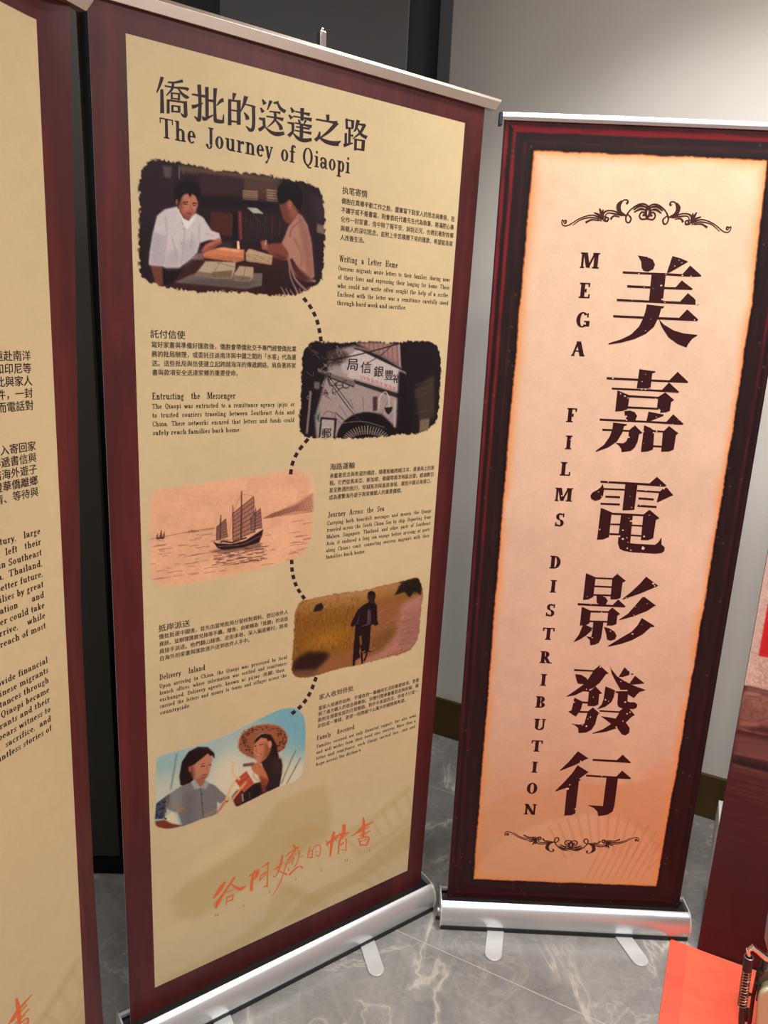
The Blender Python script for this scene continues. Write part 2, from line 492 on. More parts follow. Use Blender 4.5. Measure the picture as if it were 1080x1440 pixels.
        stem(.42, 0 if ch == 'd' else -.3, 1 if ch == 'd' else X, (1, 0), (0, 1)); ring(.28, X / 2, .24, X / 2 + .01, s, t, 30, 330); A = .52 + s
    elif ch == 'g': ring(.25, .43, .2, .21, s * .8, t); ring(.26, -.1, .25, .18, s * .7, t * 1.3); L(.16, .05, .2, .26, t * 1.5); R(.38, X - t, .54, X); A = .56
    elif ch == 's':
        ring(.22, .47, .17, .17, s * .75, t, 40, 260); ring(.22, .17, .19, .18, s * .75, t, -150, 85); P.append([(.1, .4), (.32, .22), (.36, .28), (.14, .46)]); R(.34, .44, .34 + t, X); R(.02, 0, .02 + t, .2); A = .46
    elif ch in 'vwy':
        L(.26, 0, .1, X, s); L(.28, 0, .46, X, t * 1.4); R(0, X - t, .22, X); A = .56
        if ch == 'w': L(.6, 0, .44, X, s); L(.62, 0, .8, X, t * 1.4); R(.7, X - t, .9, X); A = .9
        else: R(.36, X - t, .56, X)
        if ch == 'y': L(.12, -.28, .27, .02, t * 1.4); dot(.1, -.25, .075)
    elif ch == 'k': stem(x0, 0, 1, (1, 0)); L(.16 + s, .28, .46, X, t * 1.4); L(.52, 0, .28, .4, s); R(.42, 0, .62, t); R(.36, X - t, .58, X); A = .64
    elif ch == 'x': L(.44, 0, .12, X, s); L(.1, 0, .44, X, t * 1.4); R(0, 0, .2, t); R(.34, 0, .56, t); R(0, X - t, .22, X); R(.34, X - t, .54, X); A = .56
    elif ch == 'z': R(.04, X - t, .44, X); R(.04, 0, .46, t); L(.1, t, .38, X - t, s); A = .5
    elif ch == '.': dot(.1, .07, .085); A = .24
    elif ch in ',’': 
        y = 0 if ch == ',' else .85
        dot(.1, y + .07, .085); P.append([(.06, y + .02), (.17, y + .05), (.06, y - .16)]); A = .24
    elif ch in '()':
        if ch == '(': ring(.4, .4, .34, .62, .09, .02, 115, 245)
        else: ring(-.1, .4, .34, .62, .09, .02, -65, 65)
        A = .3
    else: A = .34
    return P, A
def latin_width(txt, s, t, track): return sum((glyph(c, s, t)[1] if c != ' ' else .34) + track for c in txt)
def latin(ink, txt, u, v, cap, width=None, s=.14, t=.05, track=.05, m=0, xs=1.0, right=None):
    """baseline at v, left end u; word spaces stretch to reach width"""
    nat = latin_width(txt, s, t, track) * cap * xs
    sp = 0
    if width and txt.count(' '): sp = (width - nat) / txt.count(' ')
    if right is not None: u = right - nat
    for c in txt:
        if c == ' ': u += (.34 + track) * cap * xs + sp; continue
        P, A = glyph(c, s, t)
        uv = []; F = []
        for p in P:
            b = len(uv); uv += [(u + x * cap * xs, v - y * cap) for x, y in p]; F.append(tuple(range(b, b + len(p))))
        if F: ink.uvfaces(np.array(uv), F, m)
        u += (A + track) * cap * xs
    return u

# ---- chinese lettering from the built-in face
_cj = {}
def cjk_shape(txt, res=2):
    if txt in _cj: return _cj[txt]
    c = bpy.data.curves.new('lettering', 'FONT'); c.body = txt; c.size = 1; c.resolution_u = res
    o = bpy.data.objects.new('lettering', c); COL.objects.link(o)
    dg = bpy.context.evaluated_depsgraph_get()
    me = bpy.data.meshes.new_from_object(o.evaluated_get(dg))
    V = np.array([v.co[:2] for v in me.vertices]); F = [tuple(p.vertices) for p in me.polygons]
    bpy.data.objects.remove(o); bpy.data.curves.remove(c); bpy.data.meshes.remove(me)
    _cj[txt] = (V, F)
    return V, F
def cjk(ink, txt, u, vc, width=None, size=None, m=0, right=None, hs=1.0, bold=((-.014, 0), (.016, 0), (0, .012))):
    """centre line at vc"""
    V, F = cjk_shape(txt)
    n = len(txt); sx = size if size else width / n
    sy = sx * hs
    if right is not None: u = right - n * sx
    for dx, dy in bold:
        ink.uvfaces(np.stack([u + (V[:, 0] + dx) * sx, vc - (V[:, 1] - .36 + dy) * sy], -1), F, m)

# ================================================================== the room
WD = np.array([.912, -.466, 0]); WD /= np.linalg.norm(WD)          # along the pale wall
WN = np.array([-WD[1], WD[0], 0])                                   # into the pale wall
NW = float(np.dot(WN, [.2134, 2.6577, 0]))
TL_, TR_, NB = -3.4, 3.4, -3.2
def rt(t, n, z=0.0): return WD * t + WN * n + np.array([0, 0, z])
UP = np.array([0, 0, 1.0])

def floor_material():
    m = mat('grey marble tile', (120, 118, 115), .22, 0, .5)
    ang = math.atan2(-.452, .892)
    base = coords(m)
    cl = noise(m, 3.2, 7, .62, base, .6)
    r1 = ramp(m, cl.outputs[0], [(.28, rgba((104, 104, 103))), (.45, rgba((126, 125, 123))), (.6, rgba((142, 140, 137))), (.78, rgba((162, 159, 154)))])
    gr = noise(m, 60, 4, .7, base)
    g1 = ramp(m, gr.outputs[0], [(.3, (.88, .88, .88, 1)), (.7, (1.1, 1.1, 1.1, 1))])
    c = mixc(m, 1, r1.outputs[0], g1.outputs[0], 'MULTIPLY')
    # veins: thin ridges of two warped noises
    def vein(scale, seed_off, width, col, amt, stretch):
        nonlocal c
        mp = nd(m, 'ShaderNodeMapping'); tc = nd(m, 'ShaderNodeTexCoord')
        lk(m, tc.outputs['Object'], mp.inputs[0])
        mp.inputs['Location'].default_value = seed_off; mp.inputs['Rotation'].default_value = (0, 0, .7); mp.inputs['Scale'].default_value = stretch
        n = noise(m, scale, 5, .55, mp.outputs[0], 1.2)
        a = nd(m, 'ShaderNodeMath'); a.operation = 'SUBTRACT'; lk(m, n.outputs[0], a.inputs[0]); a.inputs[1].default_value = .5
        b = nd(m, 'ShaderNodeMath'); b.operation = 'ABSOLUTE'; lk(m, a.outputs[0], b.inputs[0])
        r = ramp(m, b.outputs[0], [(0, (amt, amt, amt, 1)), (width, (amt * .25, amt * .25, amt * .25, 1)), (width * 3, (0, 0, 0, 1))])
        k = noise(m, 2.3, 2, .5, mp.outputs[0])
        kr = ramp(m, k.outputs[0], [(.42, (0, 0, 0, 1)), (.62, (1, 1, 1, 1))])
        f = mixc(m, 1, r.outputs[0], kr.outputs[0], 'MULTIPLY')
        c = mixc(m, f, c, rgba(col))
    vein(1.7, (3, 1, 0), .012, (192, 187, 176), .95, (1.6, .7, 1))
    vein(3.1, (9, 4, 2), .009, (182, 177, 168), .8, (.8, 1.6, 1))
    vein(7.5, (1, 7, 5), .016, (160, 155, 147), .45, (1, 1, 1))
    # tile joints
    rot = coords(m, (1, 1, 1), (0, 0, -ang))
    sp = nd(m, 'ShaderNodeSeparateXYZ'); lk(m, rot, sp.inputs[0])
    tot = None
    for out, off, per in ((1, 1.487, .64), (0, -.933, 1.28)):
        a = nd(m, 'ShaderNodeMath'); a.operation = 'SUBTRACT'; lk(m, sp.outputs[out], a.inputs[0]); a.inputs[1].default_value = off
        b = nd(m, 'ShaderNodeMath'); b.operation = 'PINGPONG'; lk(m, a.outputs[0], b.inputs[0]); b.inputs[1].default_value = per / 2
        d = nd(m, 'ShaderNodeMath'); d.operation = 'LESS_THAN'; lk(m, b.outputs[0], d.inputs[0]); d.inputs[1].default_value = .0011
        if tot is None: tot = d
        else:
            e = nd(m, 'ShaderNodeMath'); e.operation = 'MAXIMUM'; lk(m, tot.outputs[0], e.inputs[0]); lk(m, d.outputs[0], e.inputs[1]); tot = e
    c = mixc(m, tot.outputs[0], c, rgba((178, 172, 162)))
    lk(m, c, bsdf(m).inputs['Base Color'])
    rr = ramp(m, cl.outputs[0], [(.3, (.2, .2, .2, 1)), (.7, (.3, .3, .3, 1))])
    lk(m, rr.outputs[0], bsdf(m).inputs['Roughness'])
    return m
def paint(name, c, rough=.75):
    m = mat(name, c, rough, 0, .25)
    n = noise(m, 1.4, 3, .5, coords(m))
    r = ramp(m, n.outputs[0], [(.3, (.96, .96, .96, 1)), (.7, (1.03, 1.03, 1.03, 1))])
    lk(m, mixc(m, 1, rgba(c), r.outputs[0], 'MULTIPLY'), bsdf(m).inputs['Base Color'])
    return m
M_WALL = paint('pale grey wall paint', (230, 225, 217))
M_WALL2 = paint('off white wall paint', (200, 196, 190))
M_CEIL = paint('white ceiling paint', (225, 223, 220), .85)
M_BRONZE = mat('bronze skirting', (104, 82, 52), .38, .75)
M_DARK = mat('black wall lacquer', (9, 9, 10), .6, 0, .15)
M_PANEL = mat('charcoal wall panel', (26, 24, 23), .4, 0, .3)

def slab(name, pts, thick, m, kind='structure'):
    """pts: four world corners; thickened along thick (a vector)"""
    g = Geo(); V = [np.array(p) for p in pts] + [np.array(p) + thick for p in pts]
    g.add(V, [(0, 1, 2, 3), (7, 6, 5, 4), (0, 4, 5, 1), (1, 5, 6, 2), (2, 6, 7, 3), (3, 7, 4, 0)])
    o = g.obj(name, m); o['kind'] = kind
    return o
slab('floor', [rt(TL_, NB), rt(TR_, NB), rt(TR_, NW), rt(TL_, NW)], -UP * .1, floor_material())
slab('ceiling', [rt(TL_, NB, CEIL), rt(TR_, NB, CEIL), rt(TR_, NW, CEIL), rt(TL_, NW, CEIL)], UP * .1, M_CEIL)
slab('wall_back', [rt(TL_, NW), rt(TR_, NW), rt(TR_, NW, CEIL), rt(TL_, NW, CEIL)], WN * .1, M_WALL)
slab('wall_right', [rt(TR_, NB), rt(TR_, NW), rt(TR_, NW, CEIL), rt(TR_, NB, CEIL)], WD * .1, M_WALL2)
slab('wall_front', [rt(TL_, NB), rt(TR_, NB), rt(TR_, NB, CEIL), rt(TL_, NB, CEIL)], -WN * .1, M_WALL2)
slab('wall_left', [rt(TL_, NB), rt(TL_, NW), rt(TL_, NW, CEIL), rt(TL_, NB, CEIL)], -WD * .1, M_WALL2)
g = Geo(); g.box(rt((TL_ + TR_) / 2, NW - .007, .08), (WD, WN, UP), ((TR_ - TL_) / 2, .007, .08))
g.obj('baseboard_back', M_BRONZE, bevel=.002)['kind'] = 'structure'

# dark partition behind the banners: y runs from 1.765 (x=-.75) to 1.80 (x=.10)
PX = np.array([1, .0412, 0]); PX /= np.linalg.norm(PX); PN = np.array([-PX[1], PX[0], 0])
PO = np.array([0, 1.796, 0])
def pp(x, d, z): return PO + PX * x + PN * d + UP * z
x0, x1 = -1.7, .1038
g = Geo(); g.box(pp((x0 + x1) / 2, .22, CEIL / 2), (PX, PN, UP), ((x1 - x0) / 2, .2, CEIL / 2))
g.obj('wall_partition', M_DARK)['kind'] = 'structure'
for k, (a, b, z0, m) in enumerate(((-1.7, -.715, .075, mat('brightened wall panel', (46, 43, 39), .4, 0, .35)), (-.407, .0072, .075, M_PANEL), (.074, .1038, 0.0, mat('black edge trim', (16, 16, 17), .5, 0, .2)))):  # first panel: charcoal brightened, light from above put into its colour
    g = Geo(); g.box(pp((a + b) / 2, .0105, (z0 + CEIL) / 2), (PX, PN, UP), ((b - a) / 2, .0095, (CEIL - z0) / 2))
    g.obj('trim_%d' % (k + 1), m, bevel=.002)['kind'] = 'structure'

# ================================================================== banner hardware
def l2w(e, p):
    a = e.rotation_euler[2]; c, s = math.cos(a), math.sin(a)
    return np.array([e.location[0] + p[0] * c - p[1] * s, e.location[1] + p[0] * s + p[1] * c, e.location[2] + p[2]])
def hardware(e, fr, kind, feet):
    hw = fr.W / 2
    wl = lambda x, y, z: l2w(e, (x, y, z))
    ax = wl(1, 0, 0) - wl(0, 0, 0); ay = wl(0, 1, 0) - wl(0, 0, 0)
    def prof(pts): return [ay * p[0] + UP * p[1] for p in pts]
    bx = hw + (.016 if kind != 'L' else .004)
    # shell of the cassette with a lip in front of the slot
    shell = [(-.042, .012), (-.046, .024), (-.0475, .040), (-.045, .056), (-.039, .069), (-.031, .077), (-.026, .0785), (-.023, .0765),
             (-.023, .070), (-.030, .066), (-.040, .045), (-.036, .020), (.036, .020), (.040, .045), (.034, .066), (.018, .072),
             (.018, .079), (.026, .0805), (.036, .074), (.0445, .058), (.0475, .040), (.046, .024), (.042, .012)]
    g = Geo(); g.prism(prof(shell), wl(-bx, 0, 0), wl(bx, 0, 0)); base = g.obj('base', M_ALU, e, smooth=True)
    g = Geo(); g.box(wl(0, -.002, .045), (ax, ay, UP), (bx - .002, .026, .022)); g.obj('slot', M_BLACK, base)
    g = Geo(); g.box(wl(0, 0, .0065), (ax, ay, UP), (bx + .001, .044, .0065)); g.obj('base_plate', M_BLACK, base, bevel=.002)
    cap = [(-.040, .004), (-.048, .018), (-.0505, .040), (-.047, .060), (-.036, .077), (-.024, .0815), (.024, .0835), (.036, .078), (.047, .060), (.0505, .040), (.048, .018), (.040, .004)]
    for s in (-1, 1):
        g = Geo(); g.prism(prof(cap), wl(s * bx, 0, 0), wl(s * (bx + .004), 0, 0)); c = g.obj('end_cap', M_CAP, base, bevel=.0012)
    if kind == 'B':
        g = Geo(); g.tube([wl(-bx - .004, -.030, .052), wl(-bx - .011, -.030, .052)], .006, 14); g.obj('tension_knob', M_FOOT, e, smooth=True)
        g = Geo(); g.box(wl(-bx - .009, -.030, .024), (ax, ay, UP), (.006, .004, .0025)); g.obj('locking_pin', M_BLACK, e)
    # feet: flat round-ended plates turned out from under the cassette
    for (sx, sy, ex, ey, wd) in feet:
        a = np.array([sx, sy]); b = np.array([ex, ey]); d = (b - a) / np.linalg.norm(b - a); q = np.array([-d[1], d[0]]); r = wd / 2
        b = b - d * r; out = [a + q * r]
        out += [b + q * r * math.cos(t) + d * r * math.sin(t) for t in np.linspace(0, PI, 13)] + [a - q * r]
        n = len(out); V = [(x, y, .0006) for x, y in out] + [(x, y, .0046) for x, y in out]
        g = Geo(); g.add(V, [tuple(range(n))[::-1], tuple(range(n, 2 * n))] + [(i, (i + 1) % n, n + (i + 1) % n, n + i) for i in range(n)])
        g.obj('foot', M_FOOT, e, bevel=.0008)
    return wl, ax, ay, bx

def banner(name, fr, kind, label, feet):
    mid = fr.o + fr.U * fr.W / 2 + fr.D * fr.H
    rz = math.atan2(fr.U[1], fr.U[0])
    e = empty(name, (mid[0], mid[1], 0), rz, label, 'banner', 'roll up banner stands')
    wl, ax, ay, bx = hardware(e, fr, kind, feet)
    # top rail, in the plane of the poster
    if kind == 'B':
        pr = [(-.004, -.003), (-.0062, .003), (-.0062, .008), (-.003, .0128), (.003, .0138), (.0065, .010), (.0065, -.003)]
        ex = .0055
    else:
        pr = [(-.0062, -.002), (-.0075, .016), (-.0035, .0225), (.004, .0245), (.009, .019), (.009, -.002)]
        ex = .0446
    P = [fr.n * p[0] - fr.D * p[1] for p in pr]
    a0, a1 = fr.P(-ex + 0 * 1.0, 0.0), fr.P(fr.W + ex, 0.0)
    g = Geo(); n = len(P)
    cut = .0 if kind == "B" else .76
    g.add([a0 + p + fr.U * cut * (.0245 - q[1]) * 1 for p, q in zip(P, pr)] + [a1 + p - fr.U * cut * (.0245 - q[1]) for p, q in zip(P, pr)],
          [(i, (i + 1) % n, n + (i + 1) % n, n + i) for i in range(n)] + [tuple(range(n))[::-1], tuple(range(n, 2 * n))])
    rail = g.obj('top_rail', M_RAIL if kind != 'B' else M_ALU, e, bevel=.0006)
    if kind == 'B':
        for u in (-.0078, fr.W + .0078):
            c = fr.P(u, .001)
            g = Geo(); g.box(c, (fr.U, fr.n, fr.D), (.0035, .0085, .0125)); g.obj('rail_cap', M_BLACK, rail, bevel=.001)
    # support pole behind the poster
    pu = .406 if kind == 'A' else fr.W / 2
    top = fr.P(pu, -.030 if kind == 'A' else .012) + fr.n * .016
    bot = fr.P(pu, fr.H - .012) + fr.n * .016
    g = Geo(); g.tube([bot, top], .0065, 14); pole = g.obj('pole', M_ALU, e, smooth=True)
    if kind == 'A':
        g = Geo(); g.box(fr.P(pu, -.036) + fr.n * .008, (fr.U, fr.n, fr.D), (.0062, .008, .0125)); g.box(fr.P(pu + .001, -.051) + fr.n * .008, (fr.U, fr.n, fr.D), (.0025, .003, .004))
        g.obj('hook', M_CHROME, pole, bevel=.0012)
    return e

# ================================================================== prints
CREAM = np.array((191, 173, 134.))
C_U0, C_U1, C_V0, C_V1 = .0551, .7492, .0395, 1.909
def ghost(p):
    """pale brown pictures printed behind the orange title, given in pixels of the main banner"""
    p.T = (120, 1100, 2.077)
    dk = (174, 153, 106)
    p.fill([(245, 345), (300, 290), (480, 175), (555, 60), (640, 20), (700, 5), (722, 105), (700, 150), (650, 175), (600, 240), (480, 300), (330, 395), (270, 400)], dk, 2.0, .55)
    p.fill([(560, 170), (640, 120), (720, 140), (690, 180), (620, 215)], (176, 150, 100), 2.0, .45)
    p.fill([(205, 590), (420, 470), (520, 400), (545, 330), (600, 300), (640, 320), (560, 400), (500, 450), (420, 520), (300, 590)], dk, 2.0, .45)
    p.fill([(640, 330), (770, 270), (950, 120), (945, 190), (800, 290), (690, 345), (640, 390), (560, 420)], dk, 1.5, .6)
    p.line([(560, 300), (650, 340), (700, 360)], 30, dk, 2, .5)
    p.line([(730, 170), (860, 90), (950, 10)], 16, dk, 1.5, .45)
    p.line([(790, 215), (880, 160), (950, 100)], 14, dk, 1.5, .4)
    for a in np.linspace(0, 1, 6):
        p.line([(760 + 170 * a, 165 - 140 * a), (800 + 150 * a, 205 - 120 * a)], 9, dk, 1, .5)
    for a in np.linspace(0, 1, 5):
        p.line([(770 + 150 * a, 275 - 110 * a), (840 + 100 * a, 300 - 100 * a)], 12, dk, 1.2, .45)
    p.fill([(300, 250), (430, 150), (480, 160), (350, 260)], (206, 186, 142), 3, .5)
    p.T = (0, 0, 1)
def story_poster(name, fr, parent, K=1.0):
    nv = 40
    CU0, CU1, CV0, CV1 = C_U0 * K, C_U1 * K, C_V0 * K, fr.H - .0702 * K
    vs = np.linspace(0, fr.H, nv + 1)
    us = [0, .028 * K, CU0]; ur = [CU1] + [q * K for q in (.757, .766, .775, .784, .792)] + [fr.W]
    V = []; F = []
    def strip_grid(uu, vv):
        b = len(V)
        for v in vv:
            for u in uu: V.append(fr.P(u, v, .0002))
        k = len(uu)
        for j in range(len(vv) - 1):
            for i in range(k - 1): F.append((b + j * k + i, b + (j + 1) * k + i, b + (j + 1) * k + i + 1, b + j * k + i + 1))
    strip_grid(us, vs); strip_grid(ur, vs)
    strip_grid([CU0, CU1], [0, CV0]); strip_grid([CU0, CU1], [CV1, fr.H])
    nf = len(F)
    poster = mesh_obj('poster', V, F, M_MAROON, parent)
    # white reverse of the vinyl
    b = len(V)
    ub_ = us + [.35 * K, .70 * K, .73 * K, .74 * K] + ur
    V2 = [fr.P(u, v, -.0014) for v in vs for u in ub_]; k = len(ub_)
    F2 = [(j * k + i, j * k + i + 1, (j + 1) * k + i + 1, (j + 1) * k + i) for j in range(nv) for i in range(k - 1)]
    mesh_obj('poster_reverse', V2, F2, M_REV, poster)
    p = Picture(FA, C_U0, C_V0, C_U1, C_V1, .003, bg=CREAM)
    p.A *= 1 + .035 * (upnoise(p.h, p.w, 40, 3) - .5)[..., None] + .02 * (upnoise(p.h, p.w, 6, 5) - .5)[..., None]
    ghost(p)
    # stretch the cell grid so that it ends exactly at the border
    p.fr = fr
    h, w_ = p.h, p.w
    UU, VV = np.meshgrid(np.linspace(CU0, CU1, w_), np.linspace(CV0, CV1, h))
    P = to_local(fr.P(UU, VV, .0002).reshape(-1, 3), parent)
    idx = np.arange(h * w_).reshape(h, w_)
    FF = np.stack([idx[:-1, :-1], idx[1:, :-1], idx[1:, 1:], idx[:-1, 1:]], -1).reshape(-1, 4)
    grid_mesh('printed_ground', P, FF, lin(np.clip(p.A, 0, 255)).reshape(-1, 3), M_PRINT, poster)
    return poster
M_REV = mat('white vinyl reverse', (190, 190, 188), .6)

# ------------------------------------------------------------------ main banner
eA = banner('rollup_banner', FA, 'A', 'cream roll-up banner with five pictures, headed The Journey of Qiaopi',
            [])
def feet_for(e, pts):
    a = e.rotation_euler[2]; c, s = math.cos(a), math.sin(a)
    out = []
    for (x, y, X, Y, wd) in pts:
        L = lambda x, y: ((x - e.location[0]) * c + (y - e.location[1]) * s, -(x - e.location[0]) * s + (y - e.location[1]) * c)
        out.append((*L(x, y), *L(X, Y), wd))
    return out
def add_feet(e, pts):
    for (sx, sy, ex, ey, wd) in feet_for(e, pts):
        a = np.array([sx, sy]); b = np.array([ex, ey]); d = (b - a) / np.linalg.norm(b - a); q = np.array([-d[1], d[0]]); r = wd / 2
        b = b - d * r
        out = [a + q * r] + [b + q * r * math.cos(t) + d * r * math.sin(t) for t in np.linspace(0, PI, 13)] + [a - q * r]
        n = len(out)
        V = [l2w(e, (x, y, z)) for z in (.0006, .0046) for x, y in out]
        g = Geo(); g.add(V, [tuple(range(n))[::-1], tuple(range(n, 2 * n))] + [(i, (i + 1) % n, n + (i + 1) % n, n + i) for i in range(n)])
        g.obj('foot', M_FOOT, e, bevel=.0008)
add_feet(eA, [(-.016, 1.650, .037, 1.476, .041), (-.353, 1.392, -.250, 1.213, .041)])
pA = story_poster('poster', FA, eA)

TT = (210, 100, 6.75)
TITLE1 = [  # 僑批的
 ([(122,55),(100,130),(70,205)],(26,20,8)), ([(118,172),(122,400)],(22,30)), ([(175,105),(240,108),(318,92)],(12,14,24)),
 ([(145,140),(230,155),(345,165),(368,182)],(10,12,20,24)), ([(225,110),(215,170),(160,234)],(18,18,6)), ([(270,160),(310,215),(350,245),(378,250)],(8,18,26,6)),
 ([(212,205),(212,268)],(14,14)), ([(205,207),(290,217)],(10,10)), ([(282,207),(280,278)],(16,16)), ([(212,258),(288,267)],(9,9)),
 ([(178,268),(178,402)],(20,22)), ([(168,275),(345,298)],(12,14)), ([(340,285),(345,420)],(26,26)), ([(350,415),(340,432),(320,422),(298,398)],(20,18,18,4)),
 ([(218,325),(218,392)],(17,17)), ([(212,327),(290,338)],(10,10)), ([(282,328),(282,392)],(19,19)), ([(212,382),(292,388)],(12,12)),
 ([(472,128),(480,300),(475,450)],(28,24,28)), ([(482,448),(470,468),(452,452),(425,428)],(22,22,20,4)), ([(403,220),(528,240)],(12,20)),
 ([(403,340),(440,332),(512,303)],(30,24,5)), ([(545,150),(548,435)],(26,24)), ([(548,276),(608,284)],(14,20)), ([(503,428),(522,455),(560,440),(610,415)],(8,26,18,5)),
 ([(625,162),(620,300),(625,475)],(28,20,24)), ([(618,468),(660,478),(705,482)],(30,28,22)), ([(698,490),(705,410)],(18,6)), ([(705,276),(680,282),(638,328)],(30,26,5)),
 ([(808,208),(795,278)],(30,10)), ([(762,265),(762,515)],(22,26)), ([(752,275),(855,288)],(12,14)), ([(848,275),(848,510)],(28,28)), ([(762,368),(848,380)],(10,10)), ([(762,472),(848,485)],(12,12)),
 ([(918,238),(895,320),(862,390)],(32,20,5)), ([(900,312),(985,335),(1000,350)],(8,14,22)), ([(988,332),(988,520),(960,560),(915,520)],(24,24,26,4)), ([(898,390),(925,430),(932,462)],(5,24,28)),
]
T2 = (360, 130, 6.75)
TITLE2 = [  # 送達之路
 ([(60,66),(85,112)],(10,30)), ([(42,145),(68,188)],(10,26)), ([(28,245),(78,258)],(14,22)), ([(72,240),(78,325)],(20,20)), ([(80,318),(55,340),(25,358)],(18,24,26)),
 ([(82,325),(140,375),(200,395),(268,386)],(6,22,32,24)), ([(142,78),(108,165)],(26,7)), ([(165,100),(214,95)],(10,26)), ([(205,98),(230,150),(278,185)],(12,22,26)),
 ([(125,180),(200,188),(230,196)],(8,12,22)), ([(98,226),(200,242),(258,258)],(10,14,26)), ([(180,190),(178,260),(108,332)],(20,18,5)), ([(182,258),(230,320),(238,355)],(8,24,26)),
 ([(330,142),(355,188)],(10,28)), ([(312,212),(340,248)],(10,26)), ([(298,285),(352,296)],(10,18)), ([(350,285),(350,372)],(20,20)), ([(352,370),(330,392),(308,414)],(16,24,26)),
 ([(350,385),(400,435),(460,455),(528,446)],(6,24,30,22)), ([(438,148),(436,268)],(28,22)), ([(372,180),(450,196),(510,210)],(9,12,26)), ([(350,225),(450,242),(528,260)],(9,12,28)),
 ([(402,258),(418,292)],(10,16)), ([(472,263),(455,302)],(18,8)), ([(368,288),(450,306),(528,325)],(9,12,24)), ([(378,325),(510,346)],(10,15)), ([(368,360),(450,374),(525,388)],(9,12,22)), ([(432,296),(430,430)],(26,26)),
 ([(680,210),(682,265)],(26,20)), ([(568,255),(700,278),(770,290)],(12,14,30)), ([(770,285),(690,370),(608,432)],(32,24,9)), ([(605,372),(592,425),(560,455)],(10,24,26)),
 ([(582,412),(650,460),(720,482),(785,485)],(6,26,34,38)), ([(770,480),(805,462)],(30,5)),
 ([(858,248),(862,348)],(17,17)), ([(850,258),(928,272)],(10,10)), ([(918,262),(915,338)],(22,20)), ([(860,334),(922,342)],(10,10)), ([(888,340),(885,485)],(17,17)), ([(888,404),(922,412)],(10,15)),
 ([(852,385),(850,492)],(17,17)), ([(830,505),(920,480)],(26,8)), ([(970,262),(945,350),(926,372)],(28,16,5)), ([(955,298),(1035,310)],(10,20)), ([(1032,303),(990,380),(915,442)],(24,18,5)), ([(955,330),(1000,400),(1052,430)],(7,20,28)),
 ([(945,438),(942,550)],(19,19)), ([(938,445),(1028,460)],(10,11)), ([(1020,450),(1012,555)],(24,24)), ([(940,534),(1018,546)],(12,12)),
]
ink = Ink(FA)
for pts, wd in TITLE1: ink.brush(pts, [q * 1.25 + 2 for q in wd], TT)
for pts, wd in TITLE2: ink.brush(pts, [q * 1.25 + 2 for q in wd], T2)
def uv1(fr, x, y):
    u, v = fr.uv(float(x), float(y)); return float(u), float(v)
u0, v0 = uv1(FA, 225, 197); u1, v1 = uv1(FA, 493, 241)
_, vt = uv1(FA, 232, 172)
latin(ink, 'The Journey of Qiaopi', u0, (v0 + v1) / 2, .0300, u1 - u0, .18, .065, .05, xs=.92)
ink.obj('title_lettering', M_INK, pA)

